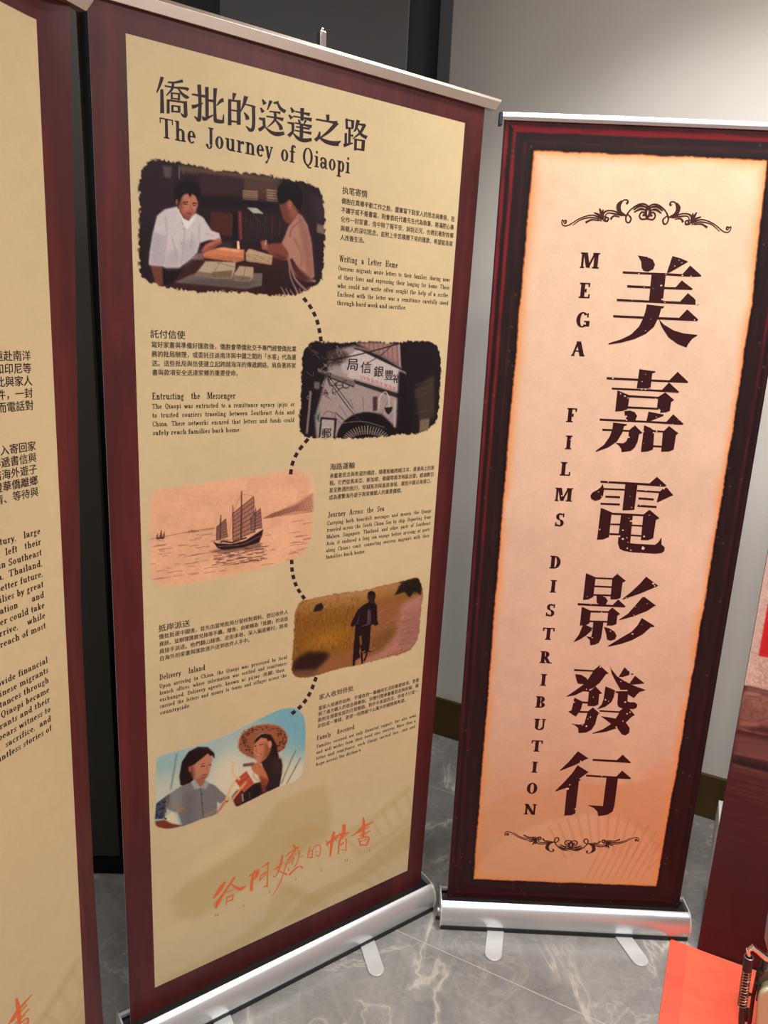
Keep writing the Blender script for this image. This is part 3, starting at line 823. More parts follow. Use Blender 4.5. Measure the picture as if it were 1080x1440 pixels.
# body text: (chinese heading, lines, english heading, lines) with pixel anchors
BLOCKS = [
 ('执笔寄情', ((481, 264 + 5), (517, 272)), ['僑胞在異鄉辛勤工作之餘，還筆寫下對家人的思念與牽掛，若', '不識字或不善書寫，則會委託代書先生代為執筆，將滿腔心事', '化作一封家書，信中除了報平安、訴說近況，也寄託著對故鄉', '與親人的深切思念，並附上辛苦積攢下來的匯款，希望能為家', '人改善生活。'],
  (480, 285.5), (639.5, 305.5), (478.5, 337), 'Writing a Letter Home', ((477.2, 370), (559.6, 374.8)),
  ['Overseas migrants wrote letters to their families, sharing news', 'of their lives and expressing their longing for home. Those', 'who could not write often sought the help of a scribe.', 'Enclosed with the letter was a remittance carefully saved', 'through hard work and sacrifice.'], (475.4, 382), (632.8, 394.5), (474, 430.4)),
 ('託付信使', ((211, 470.5), (260.5, 470.5)), ['寫好家書與準備好匯款後，僑胞會帶僑批交予專門經營僑批業', '務的批局辦理，或委託往返南洋與中國之間的「水客」代為運', '送。這些批局與信使建立起跨越海洋的傳遞網絡，肩負著將家', '書與款項安全送達家鄉的重要使命。'],
  (212.6, 487.9), (416.8, 487.9), (213.9, 527), 'Entrusting the Messenger', ((213.9, 562.7), (331.4, 559.7)),
  ['The Qiaopi was entrusted to a remittance agency (pijú) or', 'to trusted couriers traveling between Southeast Asia and', 'China. These networks ensured that letters and funds could', 'safely reach families back home.'], (213.9, 578), (414.6, 568.4), (215.2, 615)),
 ('海路運輸', ((463.3, 656.7), (499, 654.5)), ['承載著思念與希望的僑批，隨著船艙跨越汪洋，漫漫海上的旅', '程。它們從馬來亞、新加坡、泰國等南洋地區出發，經過數日', '甚至數週的航行，穿越風浪與遙遠海域，運抵中國沿海港口，', '成為連繫海外遊子與家鄉親人的重要橋樑。'],
  (463.3, 670.6), (610.8, 656.4), (462, 701), 'Journey Across the Sea', ((460.7, 726.4), (540.3, 719.4)),
  ['Carrying both heartfelt messages and money, the Qiaopi', 'traveled across the South China Sea by ship. Departing from', 'Malaya, Singapore, Thailand, and other parts of Southeast', 'Asia, it endured a long sea voyage before arriving at ports', 'along China’s coast, connecting overseas migrants with their', 'families back home.'], (459.8, 739.4), (606.5, 719.4), (457.6, 786.9)),
 ('抵岸派送', ((222.5, 885.7), (267, 874.5)), ['僑批抵達中國後，首先由當地批局分發核對資料、登記收件人', '資訊，並辦理匯款兌換等手續。隨後，由被稱為「批腳」的派信', '員接手派送。他們翻山越嶺、走街串巷，深入偏遠鄉村，將來', '自海外的家書與匯款逐戶送到收件人手中。'],
  (223.3, 901.3), (405.4, 855.4), (224.2, 932), 'Delivery Inland', ((224.2, 957.6), (288.8, 940.7)),
  ['Upon arriving in China, the Qiaopi was processed by local', 'branch offices, where information was verified and remittances', 'exchanged. Delivery agents, known as pijiao (批腳), then', 'carried the letters and money to towns and villages across the', 'countryside.'], (224.2, 973.8), (403.8, 920.8), (224.2, 1011)),
 ('家人收到侨批', ((448.3, 981.5), (497, 967)), ['當家人接過侨批時，不僅收到一筆維持生活的重要款項，更看', '到了遠方親人的思念與牽掛。字裡行間承載著思念與祝福，匯', '款則支撐著家庭的日常開銷。對許多家庭而言，侨批不只是一', '封信或一筆錢，更是一份跨越千山萬水的親情與希望。'],
  (447.5, 995.8), (589.2, 956.3), (446.7, 1020.8), 'Family Received', ((445.4, 1041.5), (498.3, 1024.5)),
  ['Families received not only financial support, but also news', 'and well wishes from their loved ones overseas. More than a', 'letter and remittance, each Qiaopi carried love, care and', 'hope across the distance.'], (445, 1052.5), (585, 1007), (443.3, 1078)),
]
def fit_latin(ink, line, u, v, cap, width, last, **kw):
    line = line.replace('ú', 'u')
    if '批腳' in line:
        a, b = line.split('批腳')
        e = latin(ink, a, u, v, cap, width * .80, **kw)
        cjk(ink, '批腳', e, v - cap * .42, size=cap * 1.15)
        latin(ink, b, e + cap * 2.35, v, cap, None, **kw)
    else:
        latin(ink, line, u, v, cap, None if last else width, **kw)
for zt, (za, zb), zl, a, b, c, et, (ea, eb), el, a2, b2, c2 in BLOCKS:
    ink = Ink(FA)
    ua, va = uv1(FA, *za); ub, vb = uv1(FA, *zb)
    cjk(ink, zt, ua, (va + vb) / 2, width=ub - ua)
    ua, va = uv1(FA, *a); ub, vb = uv1(FA, *b); uc, vc = uv1(FA, *c)
    v0 = (va + vb) / 2; st = (vc - va) / (len(zl) - 1); sz = (ub - ua) / len(zl[0])
    for i, l in enumerate(zl): cjk(ink, l, ua, v0 + st * i, size=sz if i == len(zl) - 1 else None, width=ub - ua, hs=1.1)
    ua, va = uv1(FA, *ea); ub, vb = uv1(FA, *eb)
    nat = latin_width(et, .19, .09, .05)
    latin(ink, et, ua, (va + vb) / 2, .0124, ub - ua, .19, .09, .05, xs=min(1.0, (ub - ua) / (nat * .0124) * .88))
    ua, va = uv1(FA, *a2); ub, vb = uv1(FA, *b2); uc, vc = uv1(FA, *c2)
    v0 = (va + vb) / 2; st = (vc - va) / (len(el) - 1)
    for i, l in enumerate(el):
        nat = latin_width(l.replace('批腳', 'mm'), .19, .11, .045); cap = .0090
        xs = min(1.0, (ub - ua) / (nat * cap) * .92)
        fit_latin(ink, l, ua, v0 + st * i, cap, ub - ua, i == len(el) - 1, s=.18, t=.10, track=.045, xs=xs)
    ink.obj('body_text', M_INK, pA)

# dashed route between the pictures
for arc in ([(426,418),(438,434),(447,455),(452,484)], [(434,616),(419,635),(411,652),(408,671)], [(410,786),(411,805),(417,825),(430,845)], [(445,951),(436,974),(424,992),(407,1006)]):
    Q = catmull(arc, 30); L = np.r_[0, np.cumsum(np.linalg.norm(np.diff(Q, axis=0), axis=1))]
    n = int(round(L[-1] / 11.5)); ink = Ink(FA)
    for k in range(n):
        s0 = L[-1] * (k + .1) / n; s1 = L[-1] * (k + .68) / n
        a, b = [np.array([np.interp(s_, L, Q[:, 0]), np.interp(s_, L, Q[:, 1])]) for s_ in (s0, s1)]
        ink.brush([a, b], (5, 5))
    ink.obj('dashed_line', M_INK, pA)

# orange brush title, shared by both story banners: strokes in pixels of the main banner
B1, B2, B3 = (290, 1210, 10.8), (375, 1180, 10.8), (440, 1140, 10.8)
BRUSH = [
 (B1, [([(285,318),(200,450),(105,570)],(34,64,22)), ([(430,252),(330,400),(210,580),(140,722)],(34,30,42,38)), ([(108,680),(250,520)],(14,30)), ([(365,352),(500,432),(608,385)],(12,52,14)),
       ([(300,485),(420,442)],(16,10)), ([(425,518),(310,562)],(22,18)), ([(312,552),(302,690)],(18,8)), ([(405,545),(395,605)],(22,16)), ([(310,628),(412,590)],(14,18)), ([(230,560),(200,640)],(20,26)),
       ([(650,240),(720,190),(800,135)],(26,24,30)), ([(735,150),(695,290),(682,462)],(18,38,44)), ([(790,140),(770,230),(715,280)],(30,36,12)), ([(740,170),(760,200),(725,300)],(40,36,10)),
       ([(838,108),(955,28)],(10,30)), ([(938,40),(930,200),(925,385)],(18,14,22)), ([(932,385),(862,402)],(26,7)), ([(808,245),(918,165)],(14,22)), ([(803,305),(908,200)],(18,14)), ([(822,230),(806,318)],(18,12))]),
 (B2, [([(240,235),(215,360),(170,500),(118,575),(98,552)],(20,34,18,14,6)), ([(105,462),(190,410),(245,345)],(12,24,14)), ([(148,468),(205,492),(308,538)],(12,16,28)), ([(395,85),(448,145)],(28,40)),
       ([(495,118),(420,160),(330,220),(285,270)],(30,18,20,12)), ([(435,168),(320,320),(270,460),(200,660),(88,855)],(18,18,14,16,7)), ([(338,322),(390,250),(455,220)],(14,14,12)), ([(380,385),(412,258)],(18,12)),
       ([(325,375),(405,275)],(16,12)), ([(482,168),(492,230),(468,325)],(22,18,14)), ([(420,425),(482,318)],(18,10)), ([(338,545),(420,460),(500,412),(545,440)],(28,22,16,34)), ([(335,430),(330,485)],(16,18)), ([(498,272),(552,250)],(10,14)),
       ([(660,118),(630,200),(622,272)],(18,14,16)), ([(628,208),(692,168),(690,282)],(12,14,16)), ([(620,272),(695,280)],(18,18)), ([(640,232),(692,225)],(12,10)),
       ([(700,158),(742,98),(800,92),(818,150),(800,240),(770,258),(732,225)],(10,12,14,16,16,16,8)), ([(733,190),(772,194)],(14,12))]),
 (B3, [([(322,315),(290,450),(258,695)],(38,50,22)), ([(205,525),(245,475),(385,398)],(34,34,22)), ([(205,450),(225,540)],(16,22)), ([(320,390),(355,460)],(30,16)),
       ([(472,205),(462,330),(400,480),(385,660)],(50,54,30,20)), ([(328,395),(440,355),(545,332)],(12,34,14)), ([(400,445),(512,370)],(18,14)), ([(502,420),(500,610)],(20,15)), ([(410,525),(472,480)],(26,24)), ([(415,590),(500,602)],(10,12)),
       ([(765,100),(770,230),(762,400)],(26,44,32)), ([(575,388),(650,345),(760,250),(928,160)],(14,22,40,9)), ([(685,335),(862,238)],(16,16)), ([(695,385),(875,302)],(13,20)), ([(678,435),(845,398),(812,530)],(15,22,28)),
       ([(700,440),(722,535)],(22,26)), ([(708,475),(822,430)],(12,12)), ([(718,520),(812,522)],(22,22)), ([(715,400),(830,345)],(10,10))]),
]
M_DRIP = mat('drip marks', (150, 128, 72), .5)
def orange_title(fr, parent, K=1.0):
    ink = Ink(fr)
    def put(pts, wd, T, m=0):
        V, F = strip(pts, wd, 5)
        p = V / T[2] + np.array(T[:2]); u, v = FA.uv(p[:, 0], p[:, 1])
        ink.uvfaces(np.stack([u, v], -1) * K, F, m)
    for T, strokes in BRUSH:
        for pts, wd in strokes: put(pts, wd, T)
    for x, y in ((342, 1273), (303, 1287), (306, 1286), (415.5, 1236.5), (451.5, 1223.5), (485, 1210), (488, 1209), (519, 1195.5), (379, 1253.5)):
        put([(x, y - 2), (x + .4, y + 2)], (1, 1.6), (0, 0, 1), 1)
    ink.obj('brush_title', [M_ORANGE, M_DRIP], parent)
orange_title(FA, pA)

# ------------------------------------------------------------------ the five printed pictures
def picture(T, outline, bg, rag=10, soft=1.0, seed=1):
    o = np.asarray(outline, float)
    p = o / T[2] + np.array(T[:2]); u, v = FA.uv(p[:, 0], p[:, 1])
    m = .006
    P = Picture(FA, u.min() - m, v.min() - m, u.max() + m, v.max() + m, .00125, T, bg)
    P.out = o; P.rag = rag; P.edge = soft; P.seed = seed
    return P
def finish(P, name='picture', parent=pA, fine=.5):
    Q = catmull(np.vstack([P.out, P.out[:1]]), 6)
    K = P.mask(P.px(Q), 0)
    base = blur(K, 5)
    n = upnoise(P.h, P.w, 3, P.seed) * .6 + upnoise(P.h, P.w, 9, P.seed + 1) * .4
    k = .5 + (n - .5) * fine
    K = np.clip((base - k) / (.06 + .12 * P.edge) + .5, 0, 1)
    P.A = 255 * (np.clip(P.A, 0, 255) / 255) ** (1.16 - .12 * (P.edge > 2))
    P.A = CREAM + (P.A - CREAM) * K[..., None]
    return P.obj(name, parent, .00027, keep=K)

# -- a clerk writing a letter for a man in a white shirt
T = (190, 210, 3.857)
P = picture(T, [(60,75),(110,55),(250,75),(420,110),(640,130),(800,155),(940,185),(995,220),(1027,330),(1015,690),(980,730),(880,790),(780,790),(560,775),(330,770),(160,745),(70,715),(30,680),(20,560),(25,300),(20,190),(40,95)], (44, 30, 36), seed=3)
F = P.fill; Ln = P.line
F([(0,40),(240,60),(240,420),(0,420)], (50, 36, 44), 6)
F([(240,85),(420,108),(640,135),(790,160),(790,195),(590,168),(420,142),(240,125)], (92, 76, 64), 2)
for x in range(250, 780, 17): Ln([(x, 85 + x * .11), (x + 2, 130 + x * .08)], 5, (60, 46, 44), .6, .7)
F([(148,88),(200,96),(193,156),(158,150)], (92, 78, 76), 1.2); Ln([(238, 90), (240, 160)], 5, (110, 100, 95)); Ln([(262, 95), (262, 140)], 5, (95, 85, 85))
F([(340,130),(585,160),(582,250),(345,250)], (62, 40, 46), 2)
F([(588,160),(780,178),(778,290),(588,275)], (84, 62, 58), 1.5)
for i in range(5): F([(583,222+i*11),(664,226+i*11),(664,233+i*11),(583,229+i*11)], (150, 122, 98), .4); F([(714,216+i*14),(775,222+i*14),(773,231+i*14),(714,225+i*14)], (150, 124, 100), .4)
F([(670,235),(708,238),(706,278),(670,275)], (84, 50, 52), .6)
F([(350,255),(800,290),(800,330),(345,300)], (30, 20, 30), 3)
F([(412,338),(532,350),(527,470),(405,458)], (86, 46, 38), 1)
for i in range(12): Ln([(418 + i * 9, 345 + i), (414 + i * 9, 460)], 2.6, (52, 28, 28), 0, .8)
F([(530,345),(556,345),(556,490),(528,485)], (28, 18, 26), 1)
F([(556,335),(580,335),(584,492),(562,492)], (104, 44, 46), .6); Ln([(567, 340), (574, 485)], 3, (150, 90, 80))
F([(585,340),(800,352),(800,520),(585,500)], (44, 30, 38), 2)
for i in range(16):
    x = 600 + i * 13; Ln([(x, 350 + (i * 37) % 40), (x - 2, 490 - (i * 23) % 50)], 5, ((86, 48, 44), (60, 44, 46), (104, 60, 50))[i % 3], .4, .75)
F([(605,315),(660,318),(698,350),(640,346)], (158, 170, 156), .6); Ln([(640, 350), (700, 420)], 6, (60, 60, 58))
F([(600,400),(700,380),(740,480),(600,480)], (46, 40, 42), 3, .7)
# table, papers
F([(150,745),(280,600),(380,540),(640,545),(840,585),(820,790),(560,775),(330,770)], (66, 36, 36), 1.5)
F([(560,620),(830,650),(820,800),(600,780)], (54, 28, 30), 4)
F([(465,500),(530,505),(520,545),(455,540)], (58, 48, 54), 1)
F([(275,595),(370,555),(372,600)], (120, 100, 96), 1)
# right man
F([(775,180),(1000,240),(1000,780),(830,760),(780,560)], (48, 34, 42), 8, .7)
F([(880,345),(905,360),(935,410),(958,510),(972,690),(940,720),(880,640),(850,590),(830,602),(782,592),(788,520),(812,470),(830,420)], (164, 122, 108), .8)
F([(880,350),(905,362),(950,480),(970,690),(935,700),(905,520)], (140, 98, 88), 3, .8)
Ln([(905, 380), (850, 430), (838, 480)], 7, (130, 88, 80), 1); Ln([(860,480),(900,560),(900,640)], 8, (138, 98, 88), 1.5)
F([(690,530),(740,510),(795,508),(832,560),(830,598),(800,600),(750,585)], (124, 72, 60), 1); F([(740,560),(800,580),(830,595),(790,602)], (86, 46, 42), 2)
F([(680,500),(708,490),(722,515),(718,545),(690,545)], (150, 92, 74), .8); Ln([(703, 520), (712, 492)], 3, (210, 200, 190))
F([(795,265),(840,260),(885,340),(868,370),(838,408),(815,395),(800,372),(788,325),(780,300)], (112, 66, 56), 1); F([(835,290),(885,342),(850,390),(838,350)], (150, 94, 78), 3, .8)
F([(778,292),(768,240),(776,200),(812,176),(870,180),(905,225),(908,290),(890,330),(868,310),(852,282),(835,270),(812,290),(795,300)], (26, 18, 22), .8)
P.ell(838, 302, 13, 24, (154, 96, 80), .6)
# chair
for pts, wd in (([(832,590),(850,650),(905,700),(980,715)], 14), ([(840,610),(862,690),(900,740),(950,780)], 12), ([(832,590),(845,700),(890,790)], 8)): Ln(pts, wd, (142, 108, 98), .7)
F([(845,600),(880,640),(960,710),(900,720),(860,660)], (84, 44, 44), 2)
for i in range(7): Ln([(790 + i * 25, 745 + (i % 3) * 8), (820 + i * 22, 800)], 6, (140, 108, 96), .5)
F([(985,402),(1030,412),(1025,460),(985,452)], (118, 102, 92), 1); F([(960,250),(1030,270),(1030,400),(980,390)], (58, 46, 56), 5)
# paper stacks
F([(368,562),(400,545),(462,534),(592,545),(590,602),(548,612),(370,588)], (190, 126, 92), .7)
for i in range(4): Ln([(372, 568 + i * 7), (460, 578 + i * 7), (588, 590 + i * 4)], 2.4, (138, 84, 62), 0, .8)
F([(430,540),(480,532),(590,548),(560,560)], (214, 156, 120), .8)
F([(552,498),(564,498),(568,542),(552,542)], (226, 196, 156), .5)
F([(600,560),(618,538),(746,576),(740,626),(602,606)], (178, 152, 122), .6)
for i in range(4): Ln([(604, 568 + i * 10), (742, 590 + i * 10)], 2.4, (112, 88, 72), 0, .8)
F([(215,722),(300,680),(400,665),(690,672),(686,740),(600,757),(400,737)], (112, 102, 94), .8); F([(215,722),(400,700),(680,715),(600,757),(400,737)], (86, 76, 74), 2, .7)
F([(322,682),(382,606),(545,612),(542,655),(520,702),(416,697),(415,690)], (172, 156, 134), .6)
F([(322,682),(335,662),(420,672),(414,697)], (128, 110, 94), .6); F([(416,665),(528,655),(520,702),(416,697)], (126, 108, 90), .6)
for i in range(3): Ln([(420, 672 + i * 9), (524, 664 + i * 9)], 2, (80, 64, 56)); 
for a in ((380,607,335,665),(460,610,415,690),(440,612,545,640)): Ln([(a[0],a[1]),(a[2],a[3])], 2.5, (110, 92, 78))
F([(540,672),(566,632),(642,640),(640,690),(622,716),(540,712)], (168, 150, 126), .6); F([(540,685),(630,692),(622,716),(540,712)], (120, 102, 86), .8); Ln([(600, 636), (580, 710)], 2.5, (96, 80, 68))
# man in white
F([(150,640),(290,600),(205,725),(150,740)], (30, 22, 27), 1)
F([(82,625),(146,630),(152,738),(112,738)], (116, 70, 56), 1)
F([(228,310),(160,325),(118,360),(96,450),(78,560),(74,628),(150,634),(160,642),(240,642),(285,608),(335,562),(352,508),(400,492),(466,492),(456,455),(414,440),(370,370),(328,345),(300,390),(260,410)], (192, 184, 184), .7)
F([(100,450),(165,470),(152,632),(76,625)], (170, 162, 168), 2, .9); F([(250,500),(340,480),(335,560),(250,640)], (172, 164, 168), 4, .8); F([(170,560),(240,540),(240,642),(160,642)], (176, 168, 172), 3)
for pts in ([(165,360),(170,470),(150,630)], [(270,430),(262,520),(250,630)], [(350,400),(345,470),(350,505)], [(310,450),(300,540)], [(200,480),(230,600)], [(380,455),(430,470)]): Ln(pts, 4, (150, 140, 146), .8, .8)
F([(226,325),(262,412),(282,432),(316,392),(332,352),(310,345),(290,385),(262,372),(240,322)], (212, 206, 206), .6)
F([(236,330),(262,372),(290,388),(318,350),(300,340)], (136, 84, 68), .8)
F([(230,255),(262,236),(305,236),(338,258),(340,302),(328,342),(312,358),(290,362),(256,345),(234,312)], (176, 118, 96), .8)
F([(228,262),(255,250),(258,345),(236,315)], (124, 76, 64), 2); F([(280,330),(330,335),(312,358),(290,362),(265,350)], (146, 92, 78), 2)
F([(212,272),(208,215),(238,178),(298,166),(350,196),(356,255),(338,280),(328,252),(310,240),(296,262),(288,238),(262,246),(246,272),(236,305),(222,300)], (28, 19, 23), .7)
Ln([(262, 288), (286, 284)], 6, (44, 26, 26)); Ln([(310, 292), (334, 294)], 6, (44, 26, 26)); Ln([(262, 297), (284, 296)], 5, (66, 38, 34)); Ln([(312, 302), (332, 303)], 5, (66, 38, 34))
Ln([(300, 296), (302, 322), (312, 324)], 4, (140, 88, 74), .5); Ln([(276, 348), (306, 351)], 6, (120, 58, 54)); P.ell(226, 285, 7, 16, (140, 88, 72), .5)
F([(356,552),(382,515),(462,478),(470,506),(420,540),(372,556)], (172, 108, 88), .8); F([(360,553),(462,500),(470,506),(420,540)], (124, 72, 60), 1.5)
P.ell(263, 432, 3, 3, (120, 110, 112), 0); P.ell(252, 510, 3, 3, (120, 110, 112), 0)
P.grain(.05, 2, 5); finish(P, 'picture')

# -- a remittance shop front with its sign board
T = (410, 460, 4.909)
P = picture(T, [(110,120),(160,97),(330,110),(480,98),(700,105),(850,95),(990,115),(1027,230),(1020,480),(1000,640),(950,700),(860,735),(700,747),(560,765),(330,768),(200,765),(100,755),(60,720),(55,640),(70,450),(75,230)], (34, 26, 32), seed=11)
F = P.fill; Ln = P.line
F([(260,250),(330,150),(420,130),(700,300),(765,470),(725,700),(620,600),(500,590),(400,650),(320,745),(290,775),(170,775),(160,620),(200,480)], (152, 140, 136), 2)
F([(440,110),(600,105),(745,120),(752,270),(600,190)], (152, 120, 112), 1.5)
for i in range(9): Ln([(470 + i * 32, 110), (475 + i * 32, 150 + i * 14)], 6, (112, 78, 78), .7, .8)
Ln([(420, 130), (600, 185), (760, 280)], 16, (120, 108, 104), 1); Ln([(430, 145), (600, 205), (760, 300)], 7, (44, 36, 38), .5)
Ln([(740, 110), (748, 270)], 14, (150, 138, 132), .6)
F([(395,205),(440,160),(470,160),(790,312),(780,470),(430,362),(385,340)], (182, 172, 168), .7)
F([(430,362),(782,468),(740,492),(425,385)], (54, 42, 42), .7); F([(440,352),(778,455),(780,470),(430,362)], (150, 140, 138), .5)
for i in range(17):
    x = 475 + i * 15; y = 345 + i * 5.2; Ln([(x, y - 14), (x + (3, -2, 5)[i % 3], y + 12)], 5, (176, 112, 104)); 
    if i % 2: Ln([(x, y - 12), (x + 12, y - 8)], 4, (176, 112, 104)); Ln([(x + 10, y - 8), (x + 11, y + 14)], 4, (176, 112, 104))
# beam and brackets under the roof at left
F([(180,280),(300,330),(440,375),(430,410),(300,360),(180,312)], (112, 100, 96), 1); Ln([(180, 312), (300, 362), (430, 412)], 8, (40, 32, 34), .5)
F([(240,170),(330,150),(400,190),(330,260),(250,260)], (72, 58, 58), 3); F([(345,255),(400,240),(400,330),(350,310)], (170, 160, 156), 1)
g_ = np.random.default_rng(5)
for i in range(46):
    x, y = g_.uniform(140, 360), g_.uniform(110, 480); a = g_.uniform(-1.2, 1.2, 4) * 40
    Ln([(x, y), (x + a[0], y + a[1]), (x + a[2], y + a[3])], 5, ((140, 128, 122), (36, 28, 32), (96, 84, 80), (40, 32, 36))[i % 4], .3, .8)
for c in ((375, 395), (330, 400), (280, 380)): 
    t = np.linspace(0, 5, 14); Ln(np.stack([c[0] + 24 * np.cos(t), c[1] + 26 * np.sin(t)], -1), 7, (58, 46, 46), .3)
# arch with fan light
t = np.linspace(PI, 2 * PI, 16)
F(np.vstack([np.stack([515 + 205 * np.cos(t), 775 + 188 * np.sin(t)], -1), [(720, 790), (310, 790)]]), (27, 20, 25), 1)
for a in np.linspace(PI * 1.08, PI * 1.92, 22):
    Ln([(515 + 120 * math.cos(a), 800 + 60 * math.sin(a)), (515 + 170 * math.cos(a), 800 + 120 * math.sin(a))], 6, (140, 130, 124), .3)
Ln(np.stack([515 + 150 * np.cos(t), 810 + 92 * np.sin(t)], -1), 5, (110, 100, 96), .3)
for a in np.linspace(PI * 1.1, PI * 1.85, 9): Ln([(515 + 215 * math.cos(a), 775 + 198 * math.sin(a)), (515 + 300 * math.cos(a), 775 + 300 * math.sin(a))], 4, (96, 86, 84), .3, .8)
# lamp, pipe, small sign
F([(560,480),(592,478),(590,575),(562,580)], (70, 58, 56), 1); Ln([(600,560),(612,480),(648,447),(672,490),(674,555)], 6, (190, 178, 166), .2); F([(640,556),(698,550),(690,580),(668,605),(650,585)], (40, 30, 30), .5)
Ln([(712, 500), (712, 690)], 18, (168, 156, 150), .8)
Ln([(130, 440), (122, 560), (104, 735)], 15, (128, 116, 114), .6); F([(155,375),(195,380),(190,430),(155,425)], (110, 98, 94), 1)
F([(200,620),(312,630),(298,775),(185,775)], (44, 34, 36), .6); F([(210,635),(296,642),(286,775),(196,775)], (164, 154, 150), .5)
Ln([(215, 610), (250, 580), (295, 600), (300, 625)], 8, (150, 92, 96), .5); F([(170,625),(195,580),(188,660)], (60, 92, 74), 1); Ln([(175, 600), (150, 615)], 6, (70, 110, 96))
for pts, wd, c in (([(90,240),(300,222),(520,175),(790,100)], 8, (38, 30, 34)), ([(205,300),(300,430),(420,590),(520,672),(660,705)], 6, (60, 50, 52)), ([(310,670),(480,650),(640,690)], 4, (130, 120, 114)), ([(530,245),(620,190),(700,120)], 5, (50, 40, 42)), ([(240,320),(420,560)], 4, (34, 26, 30)), ([(300,590),(385,660)], 5, (40, 32, 34))): Ln(pts, wd, c, .2)
# right hand building
F([(740,300),(790,320),(830,740),(720,745)], (30, 23, 30), 2); F([(850,430),(960,340),(985,330),(985,620),(880,660)], (66, 54, 48), 3); F([(885,640),(955,628),(945,712),(880,735)], (116, 102, 84), 1.5)
for y in (360, 400, 440, 560): Ln([(850, y + 40), (980, y)], 7, (92, 78, 66), 1.5, .7)
P.grain(.10, 2, 9); p2 = finish(P, 'picture')
for ch, x, y, s in (('局', 420, 258, 78), ('信', 512, 280, 74), ('銀', 600, 308, 70), ('豐', 672, 332, 66), ('裕', 726, 356, 60), ('郵', 237, 735, 66)):
    u, v = uv1(FA, 410 + (x - s * .5) / 4.909, 460 + y / 4.909); k = s / 4.909 * .00185
    ink = Ink(FA, .00042)
    cjk(ink, ch, u, v, size=k, hs=.92)
    ink.obj('sign_character', M_INK, pA)

# -- engraving of a junk at sea
T = (200, 650, 4.154)
P = picture(T, [(70,165),(300,132),(700,75),(880,45),(960,70),(1000,170),(985,440),(940,530),(850,578),(560,650),(250,712),(100,716),(52,640),(45,300)], (212, 164, 130), seed=21)
P.edge = 5
F = P.fill; Ln = P.line
D = (74, 46, 44); D2 = (150, 102, 82)
P.A *= 1 + .08 * (upnoise(P.h, P.w, 25, 8) - .5)[..., None] + .05 * (upnoise(P.h, P.w, 4, 4) - .5)[..., None]
Ln([(40, 452), (240, 412), (425, 382)], 3.5, D2); Ln([(705, 328), (860, 306), (1000, 288)], 3.5, D2)
F([(235,414),(290,394),(340,402),(420,384),(420,390),(300,410)], D2, .4)
F([(705,328),(760,292),(800,286),(850,258),(900,236),(950,200),(1000,176),(1000,288)], (190, 138, 110), 1)
for k, o in enumerate(range(0, 100, 14)): Ln([(705 + o * .6, 328 - o * .05), (765, 300 + o * .2), (850, 268 + o * .3), (905, 248 + o * .35), (1000, 184 + o)], 3, (112, 72, 60), 0, .8)
for x in range(740, 990, 16): Ln([(x, 305 - (x - 740) * .42), (x + 22, 318 - (x - 740) * .14)], 2.4, (120, 80, 66), 0, .7)
g_ = np.random.default_rng(2)
for i in range(95):
    y = g_.uniform(0, 1) ** .8; x = g_.uniform(40, 960); yy = 455 + y * 240 - (x - 40) * .13; l = g_.uniform(20, 90)
    Ln([(x, yy), (x + l * .5, yy - l * .05 - 3), (x + l, yy - l * .14)], 3.2, (138, 92, 76) if i % 3 else (110, 70, 60), 0, .75)
for i in range(60):
    x = g_.uniform(400, 700); y = 520 - (x - 400) * .1 + g_.uniform(0, 90); l = g_.uniform(20, 60)
    Ln([(x, y), (x + l, y - l * .12)], 4.2, (84, 54, 52), 0, .8)
F([(380,525),(440,508),(600,490),(690,472),(700,500),(560,520),(440,528)], (96, 62, 58), 1.5, .7)
def sail(pts, nb):
    pts = np.array(pts, float); F(pts, (164, 116, 96), .5)
    a, b = pts[0], pts[-1]; c, d = pts[1], pts[-2]
    for k in np.linspace(0, 1, nb): Ln([a + (b - a) * k, c + (d - c) * k], 4.5, D, 0, .9)
    for k in np.linspace(.04, .96, 14): Ln([a + (c - a) * k, b + (d - b) * k], 2.2, (96, 62, 56), 0, .65)
    Ln(np.vstack([pts, pts[:1]]), 4, D, 0, .9, sub=1)
sail([(528,300),(650,196),(662,290),(640,402),(530,458)][0:1] + [(652,200),(655,405),(530,458)], 8)
sail([(434,380),(488,330),(497,435),(432,452)], 7); sail([(636,322),(690,270),(698,382),(634,396)], 6)
F([(413,462),(438,474),(520,478),(600,458),(660,420),(707,390),(700,425),(682,470),(580,500),(470,512),(438,500)], (40, 26, 29), .5)
Ln([(440, 492), (580, 480), (690, 430)], 4, (120, 84, 74)); Ln([(460,470),(470,460),(520,468),(560,455),(610,440)], 9, (56, 36, 38), .3)
for a, b, wd in (((579,168),(577,450),7), ((530,252),(529,452),6), ((458,308),(455,458),6), ((661,270),(657,410),5)): Ln([a, b], wd, D)
for a, b in (((579,185),(640,195)), ((579,180),(525,300)), ((530,260),(505,440)), ((640,196),(700,390))): Ln([a, b], 2.2, D2)
F([(78,440),(132,436),(126,448),(84,450)], D, .3)
for pts in ([(80,436),(92,410),(92,438)], [(98,436),(112,396),(114,436)], [(116,436),(130,402),(132,434)]): F(pts, (96, 60, 54), .3)
Ln([(110, 395), (112, 440)], 3, D); Ln([(85, 455), (130, 462)], 3, D2)
finish(P, 'picture', fine=.25)

